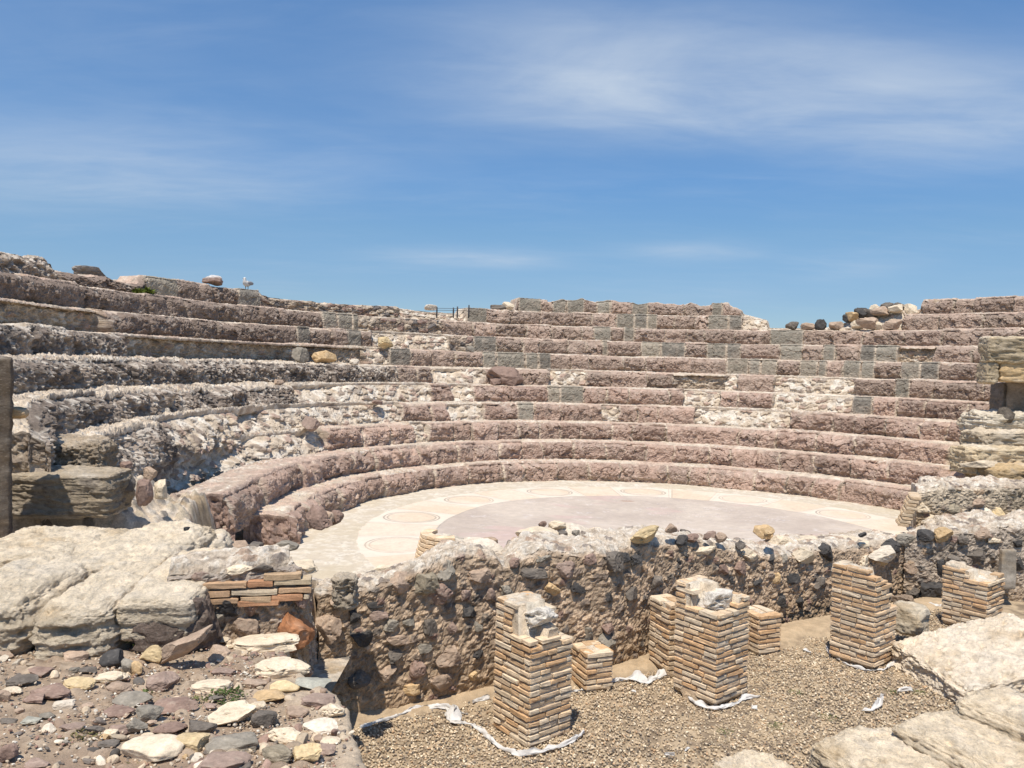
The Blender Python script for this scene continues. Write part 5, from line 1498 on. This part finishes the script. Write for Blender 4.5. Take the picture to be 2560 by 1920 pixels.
# wire fence on the skyline
fence = empty('wire_fence', tuple(aty(460, 312, 24.0)))
tag(fence, 'thin dark wire fence with short posts on the skyline left of the centre', 'fence')
for px, top in ((437, 307), (453.5, 307.5), (457.5, 306.5), (469, 305)):
    a_ = aty(px, top, 24.5); b_ = aty(px, 318, 24.5)
    prism('post', (a_[0], 24.5, (a_[2] + b_[2]) / 2), (0.045, 0.045, a_[2] - b_[2]), (0.05, 0.05, 0.055), parent=fence)
for dz in (0, 0.06):
    a_ = aty(425, 308, 24.5); b_ = aty(478, 309, 24.5)
    V = np.array([[a_[0], 24.5, a_[2] - dz], [b_[0], 24.5, b_[2] - dz]])
    P = np.concatenate([V + np.array([0, sx, sz]) for sx, sz in ((0.006, 0.006), (-0.006, 0.006), (-0.006, -0.006), (0.006, -0.006))]).reshape(4, 2, 3)
    F = [(i * 2, i * 2 + 1, ((i + 1) % 4) * 2 + 1, ((i + 1) % 4) * 2) for i in range(4)]
    mesh('wire', P.reshape(-1, 3), np.array(F), M_PAINT, np.repeat(np.array([(0.06, 0.06, 0.065)]), 8, 0), parent=fence)


# white geotextile strips sticking out of the gravel
def cloth(pts, width, label, seed, zoff=0.0):
    """crumpled white membrane edge along pixel points on the gravel"""
    W = np.array([list(onz(a, b, -0.9)[:2]) for a, b in pts])
    W = np.array([[onz(a, b, float(gp(*w)))[0], onz(a, b, float(gp(*w)))[1]] for (a, b), w in zip(pts, W)])
    seg = np.hypot(*np.diff(W, axis=0).T); cum = np.concatenate([[0], np.cumsum(seg)])
    n = max(10, int(cum[-1] / 0.022)); s = np.linspace(0, cum[-1], n); m = 8
    x = np.interp(s, cum, W[:, 0]); y = np.interp(s, cum, W[:, 1])
    tx = np.gradient(x); ty = np.gradient(y); l = np.hypot(tx, ty); tx /= l; ty /= l
    q = np.linspace(-0.5, 0.5, m)
    S, Q = np.meshgrid(s, q, indexing='ij')
    wv = width * 0.62 * (0.6 + 0.6 * np.abs(vnoise(S * 4.0, 0, 0, seed))) * np.clip(np.sin(np.pi * np.clip(S / cum[-1], 0.02, 0.98)) * 3, 0.25, 1)
    fold = fbm(S * 9, Q * 2.0, 0, seed + 1, 3)
    X = x[:, None] - ty[:, None] * Q * wv * 0.7; Y = y[:, None] + tx[:, None] * Q * wv * 0.7
    Z = gp(X, Y) + 0.022 + zoff + (Q + 0.5) * wv * 0.75 + 0.035 * fold * (0.4 + Q + 0.5)
    X = X + 0.02 * fbm(S * 14, Q * 3, 3, seed + 2, 3) * 1.3; Y = Y + 0.026 * fbm(S * 14, Q * 3, 5, seed + 3, 2)
    V = np.stack([X, Y, Z], -1)
    C = np.ones(V.shape) * rgb(0.66, 0.63, 0.585)
    C = mixc(C, rgb(0.50, 0.43, 0.35), sst(0.15, 0.6, fbm(S * 6, Q * 3, 8, seed + 4, 3)) * 0.6)
    V2 = V.copy(); V2[..., 2] -= 0.004
    F = np.concatenate([gridF(n, m), gridF(n, m, flip=True) + n * m])
    base = (float(x[0]), float(y[0]), float(gp(x[0], y[0])))
    o = mesh('fabric_strip', np.concatenate([V.reshape(-1, 3), V2.reshape(-1, 3)]), F, M_CLOTH, np.concatenate([C.reshape(-1, 3)] * 2), loc=base)
    tag(o, label, 'fabric', 'white membrane edges in the gravel')


def c5(*p): return [(280 + a / 6.189, 500 + b / 6.189) for a, b in p]
def c6(*p): return [(620 + a / 5.475, 480 + b / 5.475) for a, b in p]


cloth(c5((490, 1418), (620, 1385), (730, 1345), (820, 1305), (900, 1295), (1030, 1300), (1160, 1335)), 0.075, 'white membrane edge running along the wall foot at left', 1)
cloth(c5((1030, 1310), (1050, 1385), (1180, 1400), (1260, 1450), (1310, 1510), (1380, 1555), (1480, 1590), (1600, 1580), (1720, 1545), (1830, 1495), (1880, 1450)), 0.085, 'white membrane edge curling round the front left pillar foot', 2)
cloth(c5((1030, 1330), (1070, 1370), (1120, 1360)), 0.22, 'crumpled white membrane flap left of the front left pillar', 3)
cloth(c5((1190, 1268), (1230, 1250), (1300, 1240)), 0.06, 'small white membrane scrap behind the front left pillar', 4)
cloth(c5((1800, 1200), (1900, 1180), (2020, 1140), (2120, 1120)), 0.05, 'thin white membrane edge at the foot of the pale brick stub', 5)
cloth(c6((0, 1105), (90, 1100), (150, 1120), (220, 1080), (310, 1040)), 0.15, 'wide crumpled white membrane beside the second pillar foot', 6)
cloth(c6((375, 1200), (420, 1240), (480, 1260), (560, 1262), (620, 1240), (690, 1205), (765, 1195)), 0.075, 'white membrane edge under the second pillar foot', 7)
cloth(c6((1130, 920), (1145, 950), (1205, 995)), 0.06, 'white membrane edge left of the third pillar foot', 8)
cloth(c6((1220, 1010), (1340, 1050), (1440, 1045), (1540, 995)), 0.06, 'white membrane edge under the third pillar foot', 9)
cloth(c6((1320, 1272), (1380, 1268), (1420, 1240), (1440, 1185)), 0.10, 'crumpled white membrane beside the long cream block', 10)
cloth(c6((1520, 1168), (1560, 1165), (1605, 1158)), 0.10, 'white membrane scraps beside the green tuft on the gravel', 11)
cloth(c6((1705, 1120), (1760, 1130), (1830, 1140)), 0.14, 'crumpled white membrane at the tip of the ridged block', 12)
cloth(c6((1680, 690), (1740, 700), (1790, 695)), 0.07, 'white membrane scrap left of the shortest pillar', 13)
cloth(c6((1005, 935), (1045, 950)), 0.05, 'tiny white scrap on the gravel between second and third pillars', 14)
cloth(c6((720, 1255), (750, 1258)), 0.07, 'tiny white scrap right of the second pillar foot', 15)
cloth(c6((245, 1515), (300, 1520)), 0.04, 'pale scrap on the gravel near the bottom edge', 16)
cloth(c6((355, 1495), (380, 1480)), 0.04, 'pale curled scrap on the gravel right of the bottom scrap', 17)
cloth(c6((60, 1160), (85, 1170)), 0.06, 'tiny white scrap below the wide crumpled membrane', 18)


# ------------------------------------------------------------------ plants
def tuft(base, size, nblades, label, seed, colr=(0.075, 0.105, 0.030)):
    r = np.random.default_rng(seed)
    Vs = []; Fs = []; Cs = []; off = 0
    for i in range(nblades):
        a = r.uniform(0, 6.283); rad = size[0] * 0.5 * math.sqrt(r.random())
        x, y = rad * math.cos(a), rad * math.sin(a) * 0.8
        hgt = size[1] * r.uniform(0.4, 1.0) * (1 - 0.5 * rad / (size[0] * 0.5))
        lean = r.normal(size=2) * 0.5 * hgt
        w = r.uniform(0.05, 0.10) * size[1] + 0.003; d = r.uniform(0, 6.283)
        dx, dy = math.cos(d) * w, math.sin(d) * w
        zc = hgt * r.uniform(0.2, 1)
        P = [(x - dx, y - dy, zc * 0.4), (x + lean[0] * 0.5 + dx, y + lean[1] * 0.5 + dy, zc * 0.7), (x + lean[0], y + lean[1], zc), (x + lean[0] * 0.4 - dx, y + lean[1] * 0.4 - dy, zc * 0.75)]
        Vs += P; Fs.append((off, off + 1, off + 2, off + 3)); off += 4
        c = np.array(colr) * r.uniform(0.6, 1.6)
        Cs += [c] * 4
    o = mesh('plant_tuft', np.array(Vs) + np.asarray(base), np.array(Fs), M_LEAF, np.array(Cs), smooth=False, loc=base)
    tag(o, label, 'plant')


B_, a = on_row(144, 0, 9, 0.35)
tuft((B_[0], B_[1], B_[2]), (0.42, 0.26), 420, 'bright green shrub growing against a grey block on the upper left seats', 1, (0.10, 0.13, 0.02))


def gtuft(px, py, size, n, label, seed, colr=(0.075, 0.105, 0.030), g=gl, z0=None):
    P = onz(px, py, 0.9 if g is gl else -0.85)
    for _ in range(4): P = onz(px, py, float(g(P[0], P[1])))
    tuft(tuple(P), size, n, label, seed, colr)


gtuft(1300 / 5.762, 480 + 1255 / 5.762, (0.24, 0.08), 150, 'green sprawling tuft beside the flat cream stone', 2)
gtuft(1140 / 5.762, 480 + 1285 / 5.762, (0.20, 0.05), 90, 'thin dry green tuft above the long reddish slab', 3, (0.13, 0.13, 0.05))
gtuft(460 / 5.762, 480 + 1485 / 5.762, (0.22, 0.05), 110, 'dry yellowish tuft left of the tiny orange stone', 4, (0.16, 0.14, 0.055))
gtuft(1240 / 5.762, 480 + 885 / 5.762, (0.06, 0.05), 40, 'tiny yellow green sprout at the brick wall foot', 5, (0.2, 0.2, 0.03))
gtuft(870 / 5.762, 480 + 1225 / 5.762, (0.10, 0.05), 50, 'small tuft below the purple wedge stone', 6)
gtuft(790 / 5.762, 480 + 1640 / 5.762, (0.16, 0.04), 80, 'dry tuft under the biggest pinkish boulder', 7, (0.15, 0.14, 0.05))
for i, (a, b, w, lab) in enumerate([(1490, 1160, 0.22, 'green tuft left of the white scraps on the gravel'), (1640, 1165, 0.20, 'green tuft right of the white scraps on the gravel'), (575, 1380, 0.20, 'faint green patch on the gravel below the second pillar'), (865, 1350, 0.24, 'thin green patch on the gravel left of the honey block'), (1150, 1300, 0.3, 'sparse green patch near the long cream block'), (960, 1165, 0.2, 'sparse weed on the gravel right of the second pillar')]):
    gtuft(620 + a / 5.475, 480 + b / 5.475, (w, 0.035), 170, lab, 20 + i, (0.11, 0.14, 0.04), g=gp)
# weeds hanging under the overhanging ashlar
P = aty(775 / 5.762, 480 + 890 / 5.762, 5.62)
tuft((P[0], P[1], P[2] - 0.05), (0.16, 0.09), 90, 'little green weed hanging below the overhanging ashlar', 9, (0.08, 0.10, 0.03))

# ------------------------------------------------------------------ sky, sun, camera
SUN = np.array([-0.13, -0.40, 0.91]); SUN /= np.linalg.norm(SUN)
el = math.asin(SUN[2]); rot = math.atan2(SUN[0], SUN[1])

world = bpy.data.worlds.new("World"); scn.world = world; world.use_nodes = True
nt = world.node_tree; N = nt.nodes; L = nt.links
for n_ in list(N): N.remove(n_)
outw = N.new('ShaderNodeOutputWorld'); bg = N.new('ShaderNodeBackground'); bg.inputs['Strength'].default_value = 0.10
L.new(bg.outputs[0], outw.inputs['Surface'])
sky = N.new('ShaderNodeTexSky'); sky.sky_type = 'NISHITA'; sky.sun_disc = False; sky.sun_elevation = el; sky.sun_rotation = rot % (2 * math.pi)
sky.air_density = 1.0; sky.dust_density = 0.15; sky.ozone_density = 3.0; sky.altitude = 0
tint = N.new('ShaderNodeMixRGB'); tint.blend_type = 'MULTIPLY'; tint.inputs['Fac'].default_value = 1.0
tint.inputs['Color2'].default_value = (0.86, 1.12, 1.34, 1)
L.new(sky.outputs[0], tint.inputs['Color1'])
geo = N.new('ShaderNodeTexCoord')
sep = N.new('ShaderNodeSeparateXYZ'); L.new(geo.outputs['Generated'], sep.inputs[0])
rmp = N.new('ShaderNodeValToRGB'); L.new(sep.outputs['Z'], rmp.inputs['Fac'])
el_ = rmp.color_ramp.elements
for i_, (ps, c_) in enumerate([(0.0, (0.70, 0.64, 0.65)), (0.09, (0.71, 0.66, 0.67)), (0.165, (0.76, 0.76, 0.73)), (0.23, (0.70, 0.80, 0.83)), (0.42, (0.77, 0.93, 0.97)), (1.0, (0.80, 0.93, 0.97))]):
    e_ = el_[i_] if i_ < 2 else el_.new(ps)
    e_.position = ps; e_.color = (*c_, 1)
tint2 = N.new('ShaderNodeMixRGB'); tint2.blend_type = 'MULTIPLY'; tint2.inputs['Fac'].default_value = 1.0
L.new(tint.outputs[0], tint2.inputs['Color1']); L.new(rmp.outputs['Color'], tint2.inputs['Color2'])
# cirrus: noise on a high sheet, streaked
def math_(op, a, b=None, c=None):
    n_ = N.new('ShaderNodeMath'); n_.operation = op
    for i, v in enumerate((a, b, c)):
        if v is None: continue
        if isinstance(v, (int, float)): n_.inputs[i].default_value = v
        else: L.new(v, n_.inputs[i])
    return n_.outputs[0]
zz = math_('ADD', math_('MAXIMUM', sep.outputs['Z'], 0.0), 0.09)
ux = math_('DIVIDE', sep.outputs['X'], zz); uy = math_('DIVIDE', sep.outputs['Y'], zz)
comb = N.new('ShaderNodeCombineXYZ'); L.new(ux, comb.inputs[0]); L.new(uy, comb.inputs[1])
def cloud_noise(scale, sx, sy, rz, lo, hi, loc=(0, 0, 0), detail=8, rough=0.6, dist=0.6):
    mp = N.new('ShaderNodeMapping'); L.new(comb.outputs[0], mp.inputs['Vector']); mp.inputs['Scale'].default_value = (sx, sy, 1); mp.inputs['Rotation'].default_value = (0, 0, rz); mp.inputs['Location'].default_value = loc
    n_ = N.new('ShaderNodeTexNoise'); L.new(mp.outputs[0], n_.inputs['Vector']); n_.inputs['Scale'].default_value = scale; n_.inputs['Detail'].default_value = detail; n_.inputs['Roughness'].default_value = rough; n_.inputs['Distortion'].default_value = dist
    r = N.new('ShaderNodeMapRange'); r.interpolation_type = 'SMOOTHSTEP'; r.inputs['From Min'].default_value = lo; r.inputs['From Max'].default_value = hi
    L.new(n_.outputs['Fac'], r.inputs['Value'])
    return r.outputs[0]
def blob(cx, cy, rx, ry, amp, ang=0.0):
    """soft patch of cirrus on the sheet, at sheet position cx, cy"""
    dx = math_('SUBTRACT', ux, cx); dy = math_('SUBTRACT', uy, cy)
    c, s = math.cos(ang), math.sin(ang)
    a = math_('ADD', math_('MULTIPLY', dx, c / rx), math_('MULTIPLY', dy, s / rx)); b = math_('ADD', math_('MULTIPLY', dx, -s / ry), math_('MULTIPLY', dy, c / ry))
    r2 = math_('ADD', math_('MULTIPLY', a, a), math_('MULTIPLY', b, b))
    return math_('MULTIPLY', math_('POWER', 2.718, math_('MULTIPLY', r2, -1.0)), amp)
def sheet(px, py):
    r = ray(px, py); r = r / np.linalg.norm(r)
    return r[0] / (r[2] + 0.09), r[1] / (r[2] + 0.09)
CL = [(560, 90, 0.46, 0.34, 0.40), (720, 105, 0.6, 0.30, 0.36), (900, 105, 0.7, 0.34, 0.30), (1000, 130, 0.6, 0.36, 0.28), (660, 20, 0.5, 0.22, 0.16), (60, 185, 0.9, 0.45, 0.34), (210, 165, 0.8, 0.4, 0.20), (60, 30, 0.5, 0.3, 0.10),
      (455, 258, 0.42, 0.22, 0.42), (520, 260, 0.30, 0.20, 0.30), (690, 252, 0.35, 0.22, 0.36), (860, 270, 0.3, 0.4, 0.16), (690, 290, 0.5, 0.4, 0.12), (40, 120, 0.9, 0.4, 0.14), (820, 60, 0.5, 0.2, 0.18)]
acc = None
for px, py, rx, ry, am in CL:
    cx_, cy_ = sheet(px, py)
    bl = blob(cx_, cy_, rx, ry, am)
    acc = bl if acc is None else math_('ADD', acc, bl)
wisps = cloud_noise(1.3, 1.0, 1.5, 0.5, 0.30, 0.72, rough=0.55, dist=0.5)
fib = cloud_noise(2.6, 0.8, 2.4, 0.9, 0.25, 0.8, loc=(3, 1, 0), detail=10, rough=0.62, dist=0.5)
veil = cloud_noise(0.8, 0.8, 1.6, 0.2, 0.35, 0.85, loc=(7, 2, 0))
den = math_('MULTIPLY', acc, math_('ADD', math_('MULTIPLY', wisps, 0.62), math_('ADD', math_('MULTIPLY', fib, 0.25), 0.34)))
den = math_('MINIMUM', math_('ADD', den, math_('MULTIPLY', math_('ADD', math_('MULTIPLY', veil, fib), 0.25), 0.16)), 0.8)
mxc = N.new('ShaderNodeMixRGB'); L.new(den, mxc.inputs['Fac']); L.new(tint2.outputs[0], mxc.inputs['Color1']); mxc.inputs['Color2'].default_value = (5.4, 6.2, 7.2, 1)
L.new(mxc.outputs[0], bg.inputs['Color'])

sl = bpy.data.lights.new('sun', 'SUN'); sl.energy = 4.5; sl.angle = math.radians(0.53); sl.color = (1.0, 0.93, 0.825)
so = bpy.data.objects.new('sun', sl); COL.objects.link(so); so.location = (-5, -10, 30)
from mathutils import Vector, Matrix
so.rotation_euler = Vector(SUN).to_track_quat('Z', 'Y').to_euler()

cam = bpy.data.cameras.new('camera'); co = bpy.data.objects.new('camera', cam); COL.objects.link(co)
cam.sensor_width = 36.0; cam.lens = 36.0 * FPX / 1024.0; cam.clip_end = 6000; cam.clip_start = 0.05
fwd = Vector((0, math.cos(PITCH), -math.sin(PITCH)))
r_ = Vector((1, 0, 0)); u_ = r_.cross(fwd)
# image roll: a point right of centre appears lower
rr_ = r_ * math.cos(ROLL) + u_ * math.sin(ROLL); uu_ = u_ * math.cos(ROLL) - r_ * math.sin(ROLL)
M = Matrix(((rr_.x, uu_.x, -fwd.x), (rr_.y, uu_.y, -fwd.y), (rr_.z, uu_.z, -fwd.z))).to_4x4()
M.translation = Vector((0, 0, CAMZ))
co.matrix_world = M
scn.camera = co
scn.view_settings.view_transform = 'Standard'; scn.view_settings.look = 'None'; scn.view_settings.gamma = 1; scn.view_settings.exposure = 0.15
scn.cycles.max_bounces = 6; scn.cycles.diffuse_bounces = 3
